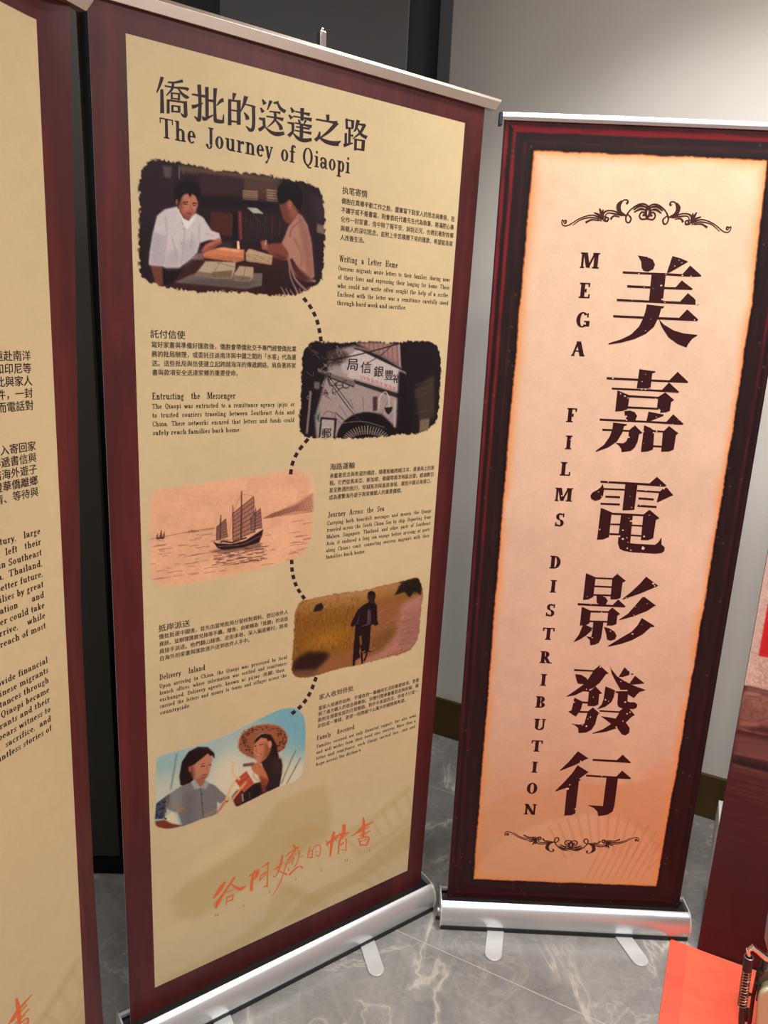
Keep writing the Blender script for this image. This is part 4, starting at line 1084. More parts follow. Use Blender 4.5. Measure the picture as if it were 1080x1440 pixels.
# -- a postman pushing along a field path
T = (400, 800, 5.143)
P = picture(T, [(110,240),(180,217),(280,197),(420,170),(560,155),(720,117),(850,90),(960,62),(990,120),(1000,180),(985,330),(970,480),(930,560),(860,610),(700,650),(560,690),(400,720),(200,778),(90,782),(55,750),(55,650),(75,340),(85,290)], (136, 98, 46), seed=31)
F = P.fill; Ln = P.line
F([(60,230),(560,140),(860,70),(860,170),(560,250),(80,330)], (166, 126, 76), 8, .8)
F([(80,330),(480,300),(470,560),(80,660)], (134, 92, 36), 8, .7); F([(200,480),(420,420),(480,470),(330,560),(150,590)], (166, 118, 40), 10, .8)
F([(660,240),(860,220),(840,400),(660,580),(560,680),(240,770),(200,740),(330,640),(480,600),(600,520)], (146, 100, 66), 6)
F([(850,250),(1000,170),(985,480),(940,570),(700,660),(480,720),(560,640),(700,590),(800,470)], (170, 124, 112), 6)
F([(900,300),(1000,300),(985,460),(880,580),(820,520)], (136, 98, 84), 10, .5)
F([(560,560),(760,420),(820,420),(760,520),(600,640)], (112, 80, 42), 8, .7)
g_ = np.random.default_rng(12)
for i in range(420):
    x = g_.uniform(60, 640); y = g_.uniform(250, 640) - (x - 60) * .12; l = g_.uniform(14, 34)
    Ln([(x, y), (x + g_.uniform(-6, 6), y - l)], 4, ((186, 138, 56), (112, 74, 30), (160, 112, 46), (92, 60, 28))[i % 4], .3, .55, 2)
for i in range(120):
    x = g_.uniform(500, 980); y = g_.uniform(300, 640); l = g_.uniform(10, 40)
    Ln([(x, y), (x + l, y - l * .3)], 5, ((130, 92, 66), (186, 142, 128), (112, 78, 50))[i % 3], .5, .5, 2)
F([(150,210),(700,130),(830,90),(830,110),(560,190),(180,240)], (176, 140, 108), 4, .6)
F([(795,190),(830,130),(855,92),(960,64),(992,115),(985,190),(940,160),(905,208),(870,165)], (34, 27, 22), 1.5)
for i in range(30): P.ell(g_.uniform(830, 980), g_.uniform(85, 180), 9, 7, (52, 42, 32), .8, .6)
F([(205,312),(226,262),(270,243),(290,262),(268,300)], (42, 36, 28), 1); Ln([(272, 245), (292, 278)], 5, (170, 150, 120))
F([(55,680),(100,640),(170,600),(290,600),(330,625),(260,700),(210,740),(60,745)], (50, 32, 28), 4); F([(60,740),(200,730),(240,760),(90,785)], (112, 80, 66), 4)
K = (36, 24, 28)
P.ell(629, 200, 28, 40, (52, 34, 34), .6); F([(601,190),(605,168),(630,158),(655,170),(658,200),(640,185),(612,190)], (28, 18, 22), .5); F([(608,225),(650,225),(655,255),(602,250)], (60, 38, 36), .6)
F([(600,245),(655,248),(668,265),(670,370),(680,400),(655,412),(636,398),(622,415),(515,426),(510,402),(498,420),(478,412),(486,380),(530,295),(565,265)], K, .6)
F([(602,290),(622,300),(626,372),(606,405),(596,390)], (86, 72, 80), .6); Ln([(540, 340), (525, 400)], 4, (96, 74, 74)); Ln([(560, 415), (620, 395)], 5, (110, 90, 84))
F([(512,420),(622,412),(618,520),(608,590),(590,605),(570,612),(556,600),(548,560),(540,600),(548,640),(512,662),(506,706),(490,710),(492,660),(500,560)], K, .6)
F([(540,490),(556,480),(560,540),(548,560)], (128, 92, 40), .6)
Ln([(556, 600), (562, 686)], 15, K, .4); Ln([(598, 590), (590, 630), (574, 668)], 12, K, .4); Ln([(560, 605), (590, 590), (625, 600)], 8, K, .3); Ln([(560, 606), (582, 592)], 4, (170, 150, 140))
P.grain(.09, 2, 3); finish(P, 'picture', fine=.35)

# -- two women with an envelope
T = (210, 980, 4.696)
P = picture(T, [(45,400),(120,372),(300,325),(500,255),(700,160),(860,85),(960,75),(1018,130),(1030,250),(1020,430),(985,540),(860,592),(760,636),(572,728),(548,664),(440,778),(360,802),(220,855),(120,873),(45,858),(34,820),(42,700)], (160, 182, 176), seed=41)
F = P.fill; Ln = P.line
F([(600,40),(1060,40),(1060,420),(860,260)], (120, 170, 180), 16); F([(0,330),(240,330),(200,560),(0,560)], (146, 176, 172), 14, .8)
F([(430,420),(560,330),(700,420),(1060,420),(1060,700),(300,700)], (206, 200, 176), 16); F([(0,560),(230,480),(230,700),(0,760)], (186, 190, 172), 12)
Ln([(180, 375), (160, 500), (140, 610)], 9, (112, 134, 138), 1)
for a in ([(968,350),(930,430),(870,575)], [(970,455),(940,510),(905,575)], [(1000,400),(960,470)]): Ln(a, 8, (124, 122, 98), .8, .8)
F([(150,755),(110,790),(120,830),(200,845),(170,770)], (208, 196, 166), 1)
# woman in grey
F([(235,590),(205,582),(197,525),(214,430),(258,362),(320,330),(385,332),(428,372),(430,410),(412,385),(330,450),(285,470),(292,560)], (34, 23, 23), .8)
Ln([(300, 345), (350, 338), (400, 350)], 8, (96, 72, 64), 1.5, .7)
F([(255,465),(290,450),(340,410),(385,372),(412,398),(416,420),(408,445),(402,480),(392,512),(365,545),(330,552),(295,535),(285,480)], (182, 128, 102), .8)
F([(255,465),(290,455),(300,530),(292,545)], (128, 80, 64), 2); F([(330,530),(392,512),(365,545),(330,553)], (146, 96, 76), 2)
F([(296,535),(365,545),(372,572),(330,598),(285,568)], (160, 104, 80), 1)
Ln([(336, 462), (364, 455)], 5, (50, 30, 28)); Ln([(390, 452), (408, 448)], 5, (50, 30, 28)); Ln([(340, 446), (366, 438)], 4, (70, 44, 38)); Ln([(378, 455), (384, 490), (392, 492)], 4, (148, 98, 80), .4); Ln([(348, 515), (382, 508)], 7, (150, 70, 62)); P.ell(268, 478, 10, 18, (150, 98, 78), .6)
F([(128,645),(205,592),(275,562),(300,590),(335,606),(368,560),(430,582),(480,630),(518,664),(470,704),(446,690),(446,772),(360,803),(220,856),(185,760),(150,752),(120,740)], (122, 121, 118), .8)
F([(128,645),(205,600),(215,700),(185,760),(150,752)], (134, 136, 132), 3, .8); F([(230,640),(300,640),(290,830),(220,856)], (108, 106, 106), 5, .7)
F([(272,560),(300,545),(338,600),(300,612)], (156, 158, 158), .6); F([(340,600),(372,550),(392,575),(372,612)], (152, 154, 154), .6)
Ln([(336, 598), (346, 680), (356, 800)], 4, (70, 66, 68), .3); 
for y in (640, 700, 760): P.ell(347 + (y - 640) * .06, y, 4, 4, (60, 56, 58), 0)
F([(42,705),(130,640),(132,690),(92,805),(36,808)], (72, 84, 104), .8)
for i in range(50): P.ell(g_.uniform(38, 110), g_.uniform(690, 810), 5, 5, (34, 36, 44), .2, .8)
F([(36,822),(100,812),(150,838),(225,850),(120,873),(45,858)], (124, 62, 40), 1); 
for a in ([(120,660),(100,800)], [(150,720),(190,700)], [(170,760),(230,730)], [(360,790),(440,745)]): Ln(a, 12, (196, 130, 62), 1.5, .6)
# woman in the straw hat
F([(700,275),(760,240),(830,255),(842,340),(855,400),(835,425),(800,405),(800,290),(770,262)], (32, 22, 24), .8); Ln([(820, 340), (815, 400), (835, 430)], 22, (30, 20, 22), .6)
F([(585,332),(590,285),(620,235),(680,198),(760,178),(850,190),(900,230),(914,285),(890,345),(838,375),(838,320),(800,250),(740,240),(700,275),(688,330),(692,408),(640,388),(600,360)], (152, 98, 68), .8)
for i in range(150):
    a = g_.uniform(0, 2 * PI); r = g_.uniform(.66, .97); x = 750 + 163 * r * math.cos(a); y = 285 + 103 * r * math.sin(a)
    if y > 330 and 690 < x < 840: continue
    P.ell(x, y, 6, 4.5, (84, 46, 36), .2, .8)
Ln([(585,335),(600,260),(660,205),(760,180),(850,190),(905,240),(912,290)], 6, (186, 136, 100), .5)
F([(688,335),(700,280),(740,245),(800,250),(842,320),(845,400),(800,420),(740,440),(695,405)], (44, 28, 28), .8)
F([(690,310),(735,268),(775,275),(798,320),(800,350),(770,405),(728,440),(702,418),(685,365)], (188, 128, 96), .8); F([(760,290),(800,330),(790,380),(740,432),(760,360)], (146, 90, 66), 3); P.ell(795, 312, 13, 24, (196, 140, 108), .6)
F([(700,300),(735,268),(700,280),(690,320)], (40, 26, 26), 1)
Ln([(694, 328), (706, 322)], 5, (48, 28, 26)); Ln([(726, 318), (752, 312)], 5, (48, 28, 26)); Ln([(704, 388), (738, 374)], 9, (160, 66, 58), .4); Ln([(708, 386), (732, 377)], 3, (226, 210, 196)); Ln([(706, 335), (704, 358), (712, 362)], 4, (150, 96, 72), .4)
F([(545,660),(575,620),(640,595),(700,570),(745,560),(760,525),(742,440),(770,415),(805,398),(868,408),(878,450),(872,520),(858,592),(760,637),(574,728)], (50, 35, 35), .8)
F([(800,400),(868,410),(872,520),(820,500)], (70, 48, 46), 4, .7); F([(640,600),(740,570),(745,640),(650,680)], (36, 26, 30), 4)
F([(548,662),(580,620),(620,620),(610,700),(576,726)], (120, 52, 42), 3, .8); Ln([(612,640),(618,690)], 10, (196, 190, 176), .5, .7); Ln([(660,630),(664,670)], 6, (150, 120, 100), .5, .6)
F([(662,442),(722,430),(750,462),(775,510),(786,545),(772,585),(745,600),(735,545),(720,520),(684,492)], (184, 118, 84), .8); F([(720,520),(786,545),(772,585),(745,598)], (140, 76, 52), 2)
F([(740,590),(770,575),(770,625),(745,637)], (112, 60, 66), 1.5)
F([(564,552),(640,488),(692,572),(622,632)], (180, 88, 62), .6); Ln([(590, 575), (660, 520)], 4, (150, 62, 48)); Ln([(600, 590), (668, 534)], 3, (206, 130, 96))
Ln([(556,428),(548,480),(560,520),(600,545)], 16, (206, 186, 146), .7); Ln([(685,500),(690,530),(715,550),(730,548)], 10, (196, 170, 130), .6); Ln([(618, 452), (690, 442)], 20, (112, 92, 72), .8)
for a, c in (([(520,662),(480,720),(448,776)], (192, 124, 74)), ([(560,560),(530,620),(500,700)], (214, 180, 130)), ([(640,560),(560,660),(510,740)], (206, 150, 100)), ([(500,690),(540,700),(500,748)], (164, 96, 56))): Ln(a, 16, c, .8)
P.grain(.03, 2, 6); finish(P, 'picture', fine=.18)

# ------------------------------------------------------------------ left banner
eL = banner('rollup_banner', FL, 'L', 'cream roll-up banner at the left edge showing only the ends of its text lines', [])
for sx in (-.22, .22):
    p0 = l2w(eL, (sx, -.02, 0)); p1 = l2w(eL, (sx + .03, -.20, 0)); add_feet(eL, [(p0[0], p0[1], p1[0], p1[1], .041)])
pL = story_poster('poster', FL, eL, KL)
orange_title(FL, pL, KL)
ink = Ink(FL)
_, va = uv1(FL, 43, 500.3); _, vb = uv1(FL, 43, 570)
for i, l in enumerate(('離鄉遠赴南洋', '馬來亞和印尼等', '彼此與家人', '的信件，一封', '電報而電話對')): cjk(ink, l, 0, va + (vb - va) * i / 4, size=.0172 * KL, right=.7055 * KL)
_, va = uv1(FL, 48, 627); _, vb = uv1(FL, 51, 691.5)
for i, l in enumerate(('的收入寄回家', '傳遞書信與', '連結海外遊子', '見證華僑離鄉', '的親情、等待與')): cjk(ink, l, 0, va + (vb - va) * i / 4, size=.0172 * KL, right=.7055 * KL)
kw = dict(s=.19, t=.09, track=.05, right=.7055 * KL)
_, va = uv1(FL, 55, 751); _, vb = uv1(FL, 62, 884)
for i, l in enumerate(('century,   large', 'people  left   their', 'homes in Southeast', 'Asia,  Thailand,', 'for a better future,', 'families by great', 'migration      and', 'letter could take', 'to arrive,    while', 'the reach of most')):
    latin(ink, l, 0, va + (vb - va) * i / 9, .0118 * KL, None, **kw)
_, va = uv1(FL, 66, 932); _, vb = uv1(FL, 72, 1027)
for i, l in enumerate(('did provide financial', 'the Chinese migrants', 'remittances through', 'and Qiaopi became', 'migrants and their', 'it bears witness to', 'love,  sacrifice,  and', 'the countless stories of')):
    latin(ink, l, 0, va + (vb - va) * i / 7, .0118 * KL, None, **kw)
ink.obj('body_text', M_INK, pL)

# ------------------------------------------------------------------ right banner
eB = banner('rollup_banner', FB, 'B', 'narrow peach roll-up banner with dark frame print and six large characters', [])
add_feet(eB, [(.361, 1.668, .332, 1.537, .044), (.690, 1.672, .727, 1.541, .044)])
RES = .00165
P = Picture(FB, 0, 0, FB.W, FB.H, RES, bg=(226, 186, 160))
h, w_ = P.h, P.w
UU, VV = np.meshgrid(np.linspace(0, FB.W, w_), np.linspace(0, FB.H, h))
def mixa(a, b, k): return np.asarray(a, float) + (np.asarray(b, float) - np.asarray(a, float)) * k[..., None]
vr = VV / FB.H
stops = [(0, (234, 202, 168)), (.12, (230, 198, 168)), (.3, (225, 191, 164)), (.55, (219, 181, 155)), (.72, (214, 173, 147)), (.82, (209, 160, 128)), (.92, (206, 148, 108)), (1, (204, 140, 96))]  # paler top puts lamp light into the paper colour; orange foot is print
for k in range(3): P.A[..., k] = np.interp(vr, [s_[0] for s_ in stops], [s_[1][k] for s_ in stops])
P.A *= .975 + .05 * (upnoise(h, w_, 70, 1) - .5)[..., None] + .035 * (upnoise(h, w_, 14, 2) - .5)[..., None] + .03 * (upnoise(h, w_, 2, 3) - .5)[..., None]
# faded hills, roof and rays near the foot of the sheet
Tz = (640, 640, 2.4545)
P.T = Tz
P.fill([(80,1200),(140,1130),(230,1090),(330,1100),(420,1080),(480,1100),(420,1130),(300,1150),(190,1170),(150,1240),(80,1290)], (206, 152, 122), 3, .5)
P.fill([(430,1130),(520,1140),(640,1125),(690,1100),(770,1090),(800,1150),(760,1500),(600,1500),(500,1250)], (206, 134, 92), 3, .55)
P.fill([(80,1240),(150,1180),(230,1160),(330,1140),(450,1130),(560,1140),(520,1220),(320,1260),(200,1300),(80,1330)], (204, 140, 100), 3, .5)
P.fill([(640,1110),(680,1070),(720,1040),(800,1070),(760,1180)], (212, 150, 116), 2, .5)
P.fill([(70,1420),(160,1330),(300,1270),(450,1235),(560,1245),(660,1310),(720,1400),(700,1480),(60,1500)], (222, 162, 124), 3, .55)
for i in range(14):
    a = 1.0 + i * .11
    P.line([(500 - 330 * math.cos(a), 1560 - 330 * math.sin(a)), (500 - 240 * math.cos(a) * .9, 1560 - 200 * math.sin(a))], 5, (176, 110, 74), 1, .45)
for x in range(520, 720, 24): P.line([(x, 1330), (x - 70, 1460)], 4, (184, 112, 74), 1, .5)
P.fill([(100,980),(240,960),(330,985),(260,1010),(120,1030)], (208, 160, 130), 6, .35)
P.T = (0, 0, 1)
# dark worn frame: its inner outline measured at eight points
iu0 = np.interp(VV, [.05, .7, 1.88], [.0665, .0631, .0677]); iu1 = np.interp(VV, [.05, .35, .7, 1.5, 1.88], [.5590, .5745, .5772, .5720, .5662])
iv0 = np.interp(UU, [.07, .56], [.0580, .0590]); iv1 = np.interp(UU, [.07, .56], [1.8825, 1.8785])
jit = (upnoise(h, w_, 4, 9) - .5) * .0018 + (upnoise(h, w_, 30, 10) - .5) * .003
d_in = np.minimum(np.minimum(UU - iu0, iu1 - UU), np.minimum(VV - iv0, iv1 - VV)) + jit
burn = np.clip(1 - d_in / (.016 + .024 * upnoise(h, w_, 40, 12)), 0, 1) ** 2.0
P.A = mixa(P.A, (224, 140, 76), burn * .8)
edge = np.clip(1 - np.abs(d_in) / .003, 0, 1)
P.A = mixa(P.A, (150, 60, 34), edge * .8 * (d_in > -.004))
fr_m = np.clip(-d_in / .0022 + .4, 0, 1)
# position across the frame member, 0 outer edge, 1 inner edge
fl = UU / iu0; fr_ = (FB.W - UU) / (FB.W - iu1); ft = VV / iv0; fb = (FB.H - VV) / (FB.H - iv1)
f4 = np.stack([fl, fr_, ft, fb]); side = f4.argmin(0); q = np.clip(f4.min(0), 0, 1.4)
along = np.where(side < 2, VV, UU)
n_l = upnoise(h, w_, 3, 14); 
def grain_for(seed, s1, s2):
    a = upnoise(h, w_, s1, seed); k = int(s2)
    return np.where(side < 2, np.repeat(upnoise(int(h / k) + 2, w_, 2, seed), k, 0)[:h], np.repeat(upnoise(h, int(w_ / k) + 2, 2, seed + 1), k, 1)[:, :w_])
gr = blur(grain_for(20, 2, 14), 1.0)
frame = np.ones((h, w_, 3)) * np.array((38., 26, 26))
frame = mixa(frame, (58, 30, 32), gr * .8)
streak_amt = np.clip(1.25 - VV * .8, .25, 1) * np.where(side == 1, .45, 1) * np.where(side == 3, 1.4, 1)  # red streaks weaken downward and on the right member, stronger at the foot
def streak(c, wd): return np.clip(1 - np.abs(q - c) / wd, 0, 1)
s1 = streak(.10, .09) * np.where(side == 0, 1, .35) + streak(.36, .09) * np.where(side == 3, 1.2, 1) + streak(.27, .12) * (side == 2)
frame = mixa(frame, (150, 34, 44), np.clip(s1 * (.5 + 1.3 * gr) * streak_amt, 0, 1))
frame = mixa(frame, (96, 44, 42), np.clip(streak(.72, .08) * gr * .7 * streak_amt, 0, 1) * (side != 1))
frame = mixa(frame, (20, 14, 16), np.clip(streak(.96, .08), 0, 1) * .8)
frame = mixa(frame, (20, 14, 16), np.clip(streak(.22, .05) * (side != 2), 0, 1) * .6)
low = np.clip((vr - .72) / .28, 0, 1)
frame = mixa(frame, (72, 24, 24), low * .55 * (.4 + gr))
sp = (rng.random((h, w_)) > .9994).astype(float); sp = np.clip(blur(sp, 1) * 6, 0, 1)
frame = mixa(frame, (150, 110, 84), sp * .6)
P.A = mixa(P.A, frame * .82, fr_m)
idx = np.arange(h * w_).reshape(h, w_)
FF = np.stack([idx[:-1, :-1], idx[1:, :-1], idx[1:, 1:], idx[:-1, 1:]], -1).reshape(-1, 4)
pB = grid_mesh('poster', to_local(FB.P(UU, VV, .0002).reshape(-1, 3), eB), FF, lin(np.clip(P.A, 0, 255)).reshape(-1, 3), M_PRINT, eB)
mesh_obj('poster_reverse', [FB.P(u, v, -.0004) for u, v in ((0, 0), (FB.W, 0), (FB.W, FB.H), (0, FB.H))], [(0, 1, 2, 3)], M_REV, pB)

BIG = [
 ((850,350,7.2), [
  [(185,226),(470,240),(640,246),(790,254),(868,168),(980,268),(975,282),(900,284),(800,280),(620,270),(470,262),(185,250)], [(230,366),(470,378),(700,388),(722,387),(782,318),(895,405),(880,417),(600,408),(230,392)],
  [(125,505),(450,522),(765,533),(845,447),(905,497),(922,518),(922,567),(600,552),(125,530)], [(88,670),(400,684),(755,697),(838,612),(950,715),(935,733),(560,716),(88,694)],
  [(478,245),(622,250),(590,550),(448,545)], [(338,66),(440,82),(490,110),(512,160),(495,205),(440,232),(395,222),(376,190),(372,130)], [(688,72),(770,95),(850,130),(830,142),(655,242),(630,242),(655,170)],
  [(428,562),(605,582),(600,598),(575,605),(550,690),(500,790),(420,860),(300,915),(170,950),(40,970),(40,955),(170,915),(270,865),(350,785),(390,705),(415,630)],
  [(550,710),(600,765),(700,825),(800,855),(940,870),(940,878),(890,910),(850,960),(830,1000),(740,965),(650,900),(590,810),(565,760)], [(935,570),(960,552),(955,562),(940,574)]]),
 ((830,510,7.2), [
  [(497,65),(662,88),(655,102),(628,108),(610,265),(470,260),(490,120)], [(167,145),(480,162),(800,178),(885,92),(993,195),(985,207),(620,192),(167,170)], [(218,252),(470,264),(725,275),(797,200),(900,295),(890,306),(600,290),(218,272)],
  [(275,280),(400,330),(378,470),(330,490),(252,495)], [(395,328),(690,345),(690,367),(390,352)], [(760,300),(850,378),(820,400),(805,490),(760,505),(705,508),(712,478),(676,455),(688,345)], [(380,441),(690,458),(690,477),(375,464)],
  [(345,490),(400,484),(450,500),(475,540),(455,590),(375,590),(350,540)], [(590,495),(745,525),(740,540),(610,592),(568,592)], [(95,565),(400,580),(770,598),(840,522),(945,620),(930,632),(560,608),(95,588)],
  [(232,605),(372,622),(368,636),(342,645),(325,710),(270,800),(180,860),(55,905),(55,893),(140,830),(195,750),(222,680)], [(122,668),(395,682),(395,700),(122,690)],
  [(450,632),(530,712),(495,725),(480,800),(450,860),(410,895),(318,907),(312,870),(290,840),(255,812),(335,815),(365,795),(385,750),(392,685)],
  [(545,632),(610,660),(650,690),(635,880),(580,900),(512,905)], [(635,682),(745,690),(745,709),(635,703)], [(798,640),(893,715),(868,735),(845,880),(800,900),(717,902),(735,700)], [(630,835),(722,840),(720,860),(630,855)]]),
 ((820,660,7.714), [
  [(188,123),(460,137),(720,152),(800,80),(905,175),(885,190),(560,168),(188,146)], [(460,140),(593,145),(555,440),(490,445),(425,445)], [(212,158),(228,215),(215,290),(180,330),(130,343),(88,322),(78,285),(100,250),(150,225),(190,195)],
  [(226,202),(450,212),(450,231),(226,222)], [(585,222),(830,238),(830,258),(585,242)], [(905,195),(978,280),(940,297),(805,360),(797,355),(825,245),(860,215)],
  [(240,285),(400,290),(400,314),(240,307)], [(600,303),(766,315),(766,338),(600,327)], [(188,362),(398,370),(398,393),(188,384)], [(590,382),(796,397),(796,421),(590,407)],
  [(192,416),(310,465),(280,735),(220,760),(150,765)], [(300,469),(660,488),(660,510),(300,492)], [(720,437),(830,530),(790,550),(760,748),(700,770),(625,768),(652,490)],
  [(412,480),(540,490),(510,800),(560,806),(780,818),(815,790),(850,735),(850,815),(885,845),(880,885),(850,908),(780,916),(530,900),(440,885),(395,860),(376,800),(385,700)],
  [(297,588),(405,588),(405,607),(297,604)], [(525,597),(648,605),(648,623),(525,616)], [(285,690),(395,695),(395,715),(285,711)], [(510,704),(645,714),(645,733),(510,723)]]),
 ((800,800,7.714), [
  [(185,45),(290,90),(265,305),(210,332),(152,338)], [(280,90),(480,98),(480,116),(280,108)], [(525,52),(618,130),(582,150),(560,315),(520,330),(450,332),(470,100)], [(270,178),(470,188),(470,207),(270,197)], [(262,272),(460,278),(458,298),(260,291)],
  [(300,288),(350,290),(400,310),(422,345),(400,388),(340,396),(300,365)], [(95,370),(300,381),(475,390),(535,330),(615,405),(605,418),(330,406),(95,395)], [(140,408),(240,455),(222,590),(180,612),(118,614)], [(230,450),(430,458),(430,477),(228,473)],
  [(470,418),(557,488),(525,510),(515,600),(470,615),(410,615),(428,455)], [(218,558),(416,564),(415,583),(216,577)], [(265,575),(375,580),(350,750),(325,800),(285,822),(230,828),(225,770),(185,730),(240,738),(250,700)],
  [(150,612),(190,610),(262,645),(255,660),(190,720),(120,765),(55,795),(55,785),(110,710)], [(380,628),(440,645),(495,680),(518,725),(500,765),(450,780),(412,765),(405,710)],
  [(838,83),(970,183),(955,190),(780,265),(580,335),(580,325),(680,245),(770,160)], [(795,308),(820,303),(945,398),(925,405),(850,455),(700,515),(545,558),(545,548),(640,485),(720,395)],
  [(790,532),(932,620),(920,630),(890,630),(800,710),(680,775),(560,815),(425,845),(425,833),(560,750),(680,680),(745,610)]]),
 ((785,920,7.714), [
  [(172,160),(385,172),(450,118),(550,210),(520,215),(450,310),(380,365),(335,382),(345,408),(270,402),(180,445),(90,462),(90,455),(180,395),(270,330),(330,260),(375,190),(172,182)],
  [(183,215),(250,222),(310,260),(318,300),(270,325),(215,320),(200,290)], [(405,347),(478,425),(445,432),(435,545),(395,563),(317,562),(332,405),(360,385)], [(245,510),(330,515),(330,536),(245,531)], [(175,470),(270,515),(245,600),(190,678),(108,622),(145,605)],
  [(225,612),(325,618),(320,637),(225,635)], [(375,575),(455,645),(425,665),(400,760),(360,820),(300,850),(220,855),(215,800),(180,770),(132,752),(230,762),(280,755),(300,690),(320,620)],
  [(560,120),(575,160),(640,240),(720,290),(820,340),(945,385),(945,390),(880,410),(850,440),(822,475),(760,440),(750,385),(675,385),(620,290),(580,210)],
  [(718,140),(775,190),(770,225),(700,248),(655,245)], [(785,212),(805,205),(820,215),(800,225)], [(832,232),(937,315),(920,320),(810,330),(770,320)],
  [(512,347),(615,390),(605,460),(575,520),(510,570),(425,597),(425,590),(470,545),(490,490)], [(605,400),(675,402),(675,423),(605,421)], [(650,400),(760,400),(750,510),(780,520),(830,520),(858,545),(850,580),(820,595),(700,590),(655,572),(640,540)],
  [(448,605),(660,618),(700,588),(770,588),(832,660),(800,675),(730,745),(640,800),(520,840),(370,862),(370,855),(480,815),(560,765),(620,700),(660,636),(448,622)],
  [(460,670),(560,685),(640,700),(740,750),(775,800),(770,850),(730,880),(690,870),(640,800),(560,745)]]),
 ((770,1040,7.714), [
  [(330,125),(445,205),(420,212),(300,275),(135,340),(135,330),(230,240)], [(325,277),(450,355),(430,362),(345,425),(365,440),(340,450),(300,800),(260,820),(180,824),(210,520),(85,563),(85,553),(180,460),(270,360)],
  [(488,208),(750,222),(815,163),(905,248),(895,255),(488,230)], [(418,380),(745,400),(810,335),(905,418),(895,430),(765,422),(418,400)], [(640,400),(765,405),(725,720),(705,780),(650,815),(550,830),(540,780),(500,740),(432,710),(600,720)]]),
]
WEAR = [((850,350,7.2), [(572,372,18),(790,268,13),(712,176,11),(445,88,9),(350,250,9),(585,512,14),(415,828,8),(612,542,10),(875,276,10),(910,720,8),(492,398,6),(755,115,8),(780,140,8),(402,388,6),(280,518,6),(470,710,5),(620,255,8)]),
 ((830,510,7.2), [(230,158,11),(560,118,6),(525,190,7),(560,268,13),(600,255,9),(520,270,9),(305,315,9),(350,338,10),(380,358,10),(660,362,8),(362,545,13),(370,582,9),(390,755,14),(672,692,12),(640,708,12),(540,695,10),(890,580,7),(835,622,7),(440,645,6),(540,815,5),(670,550,7)]),
 ((820,660,7.714), [(272,135,11),(875,208,17),(835,172,10),(168,245,9),(200,290,8),(180,652,14),(520,562,15),(430,660,13),(395,725,14),(430,755,14),(475,740,10),(478,855,14),(515,875,15),(650,853,24),(660,725,17),(718,497,9),(495,528,7),(630,908,9),(525,412,9),(508,292,6),(485,790,8),(680,228,9),(620,388,8)]),
 ((800,800,7.714), [(915,160,15),(930,182,10),(690,705,15),(620,312,8),(355,470,9),(250,655,10),(450,675,10),(252,745,9),(720,412,7),(705,502,8),(237,385,8),(788,602,6),(850,375,8),(200,300,6)]),
 ((785,920,7.714), [(455,138,13),(305,380,11),(170,518,11),(380,466,8),(348,680,11),(320,700,9),(305,780,16),(262,768,9),(725,518,14),(620,412,10),(745,645,12),(778,630,11),(702,725,9),(630,790,12),(680,295,9),(510,495,11),(545,510,7),(440,648,10),(755,170,10)]),
 ((770,1040,7.714), [(360,235,13),(588,396,9),(215,535,17),(300,752,11),(350,425,9),(240,490,9)])]
wr = random.Random(8)
for (T, polys), (T_, sp_) in zip(BIG, WEAR):
    ink = Ink(FB)
    for p in polys: ink.poly(p, T)
    for x, y, r in sp_:
        n = wr.randint(4, 6); a0 = wr.random() * 6
        ink.poly([(x + r * wr.uniform(.5, 1.15) * math.cos(a0 + 2 * PI * k / n), y + r * wr.uniform(.4, .95) * math.sin(a0 + 2 * PI * k / n)) for k in range(n)], T, 1, .0002)
    ink.obj('title_character', [M_BIG, M_PAPERDOT], pB)
for ch, x, y in (('M',828.9,366.4),('E',822.8,408.6),('G',819.4,449.7),('A',813.6,490.6),('F',804.7,583.9),('I',799.7,622.2),('L',795.6,659.4),('M',792.2,695.6),('S',787.5,731),
                 ('D',781.2,790.7),('I',778,824.5),('S',774.5,858),('T',771.6,891.3),('R',767.8,924.3),('I',764.3,956),('B',760.8,987.2),('U',758.8,1018.7),('T',755.3,1049),('I',751.8,1078.8),('O',748.6,1108.5),('N',745.4,1138)):
    u, v = uv1(FB, x, y); cap = .0325; ink = Ink(FB)
    A = glyph(ch, .25, .095)[1] * cap * 1.12
    latin(ink, ch, u - A / 2, v + cap / 2, cap, None, .25, .095, .0, xs=1.12)
    for wx, wy, r in ((829, 407, 1.2), (818, 445, 1.4), (790, 697, 1.3), (795, 700, 1.2), (802, 618, 1.0)):
        if abs(wy - y) < 10: ink.poly([(wx - r, wy), (wx, wy - r), (wx + r, wy + .3), (wx, wy + r)], (0, 0, 1), 1, .0002)
    ink.obj('letter', [M_BIG, M_PAPERDOT], pB)
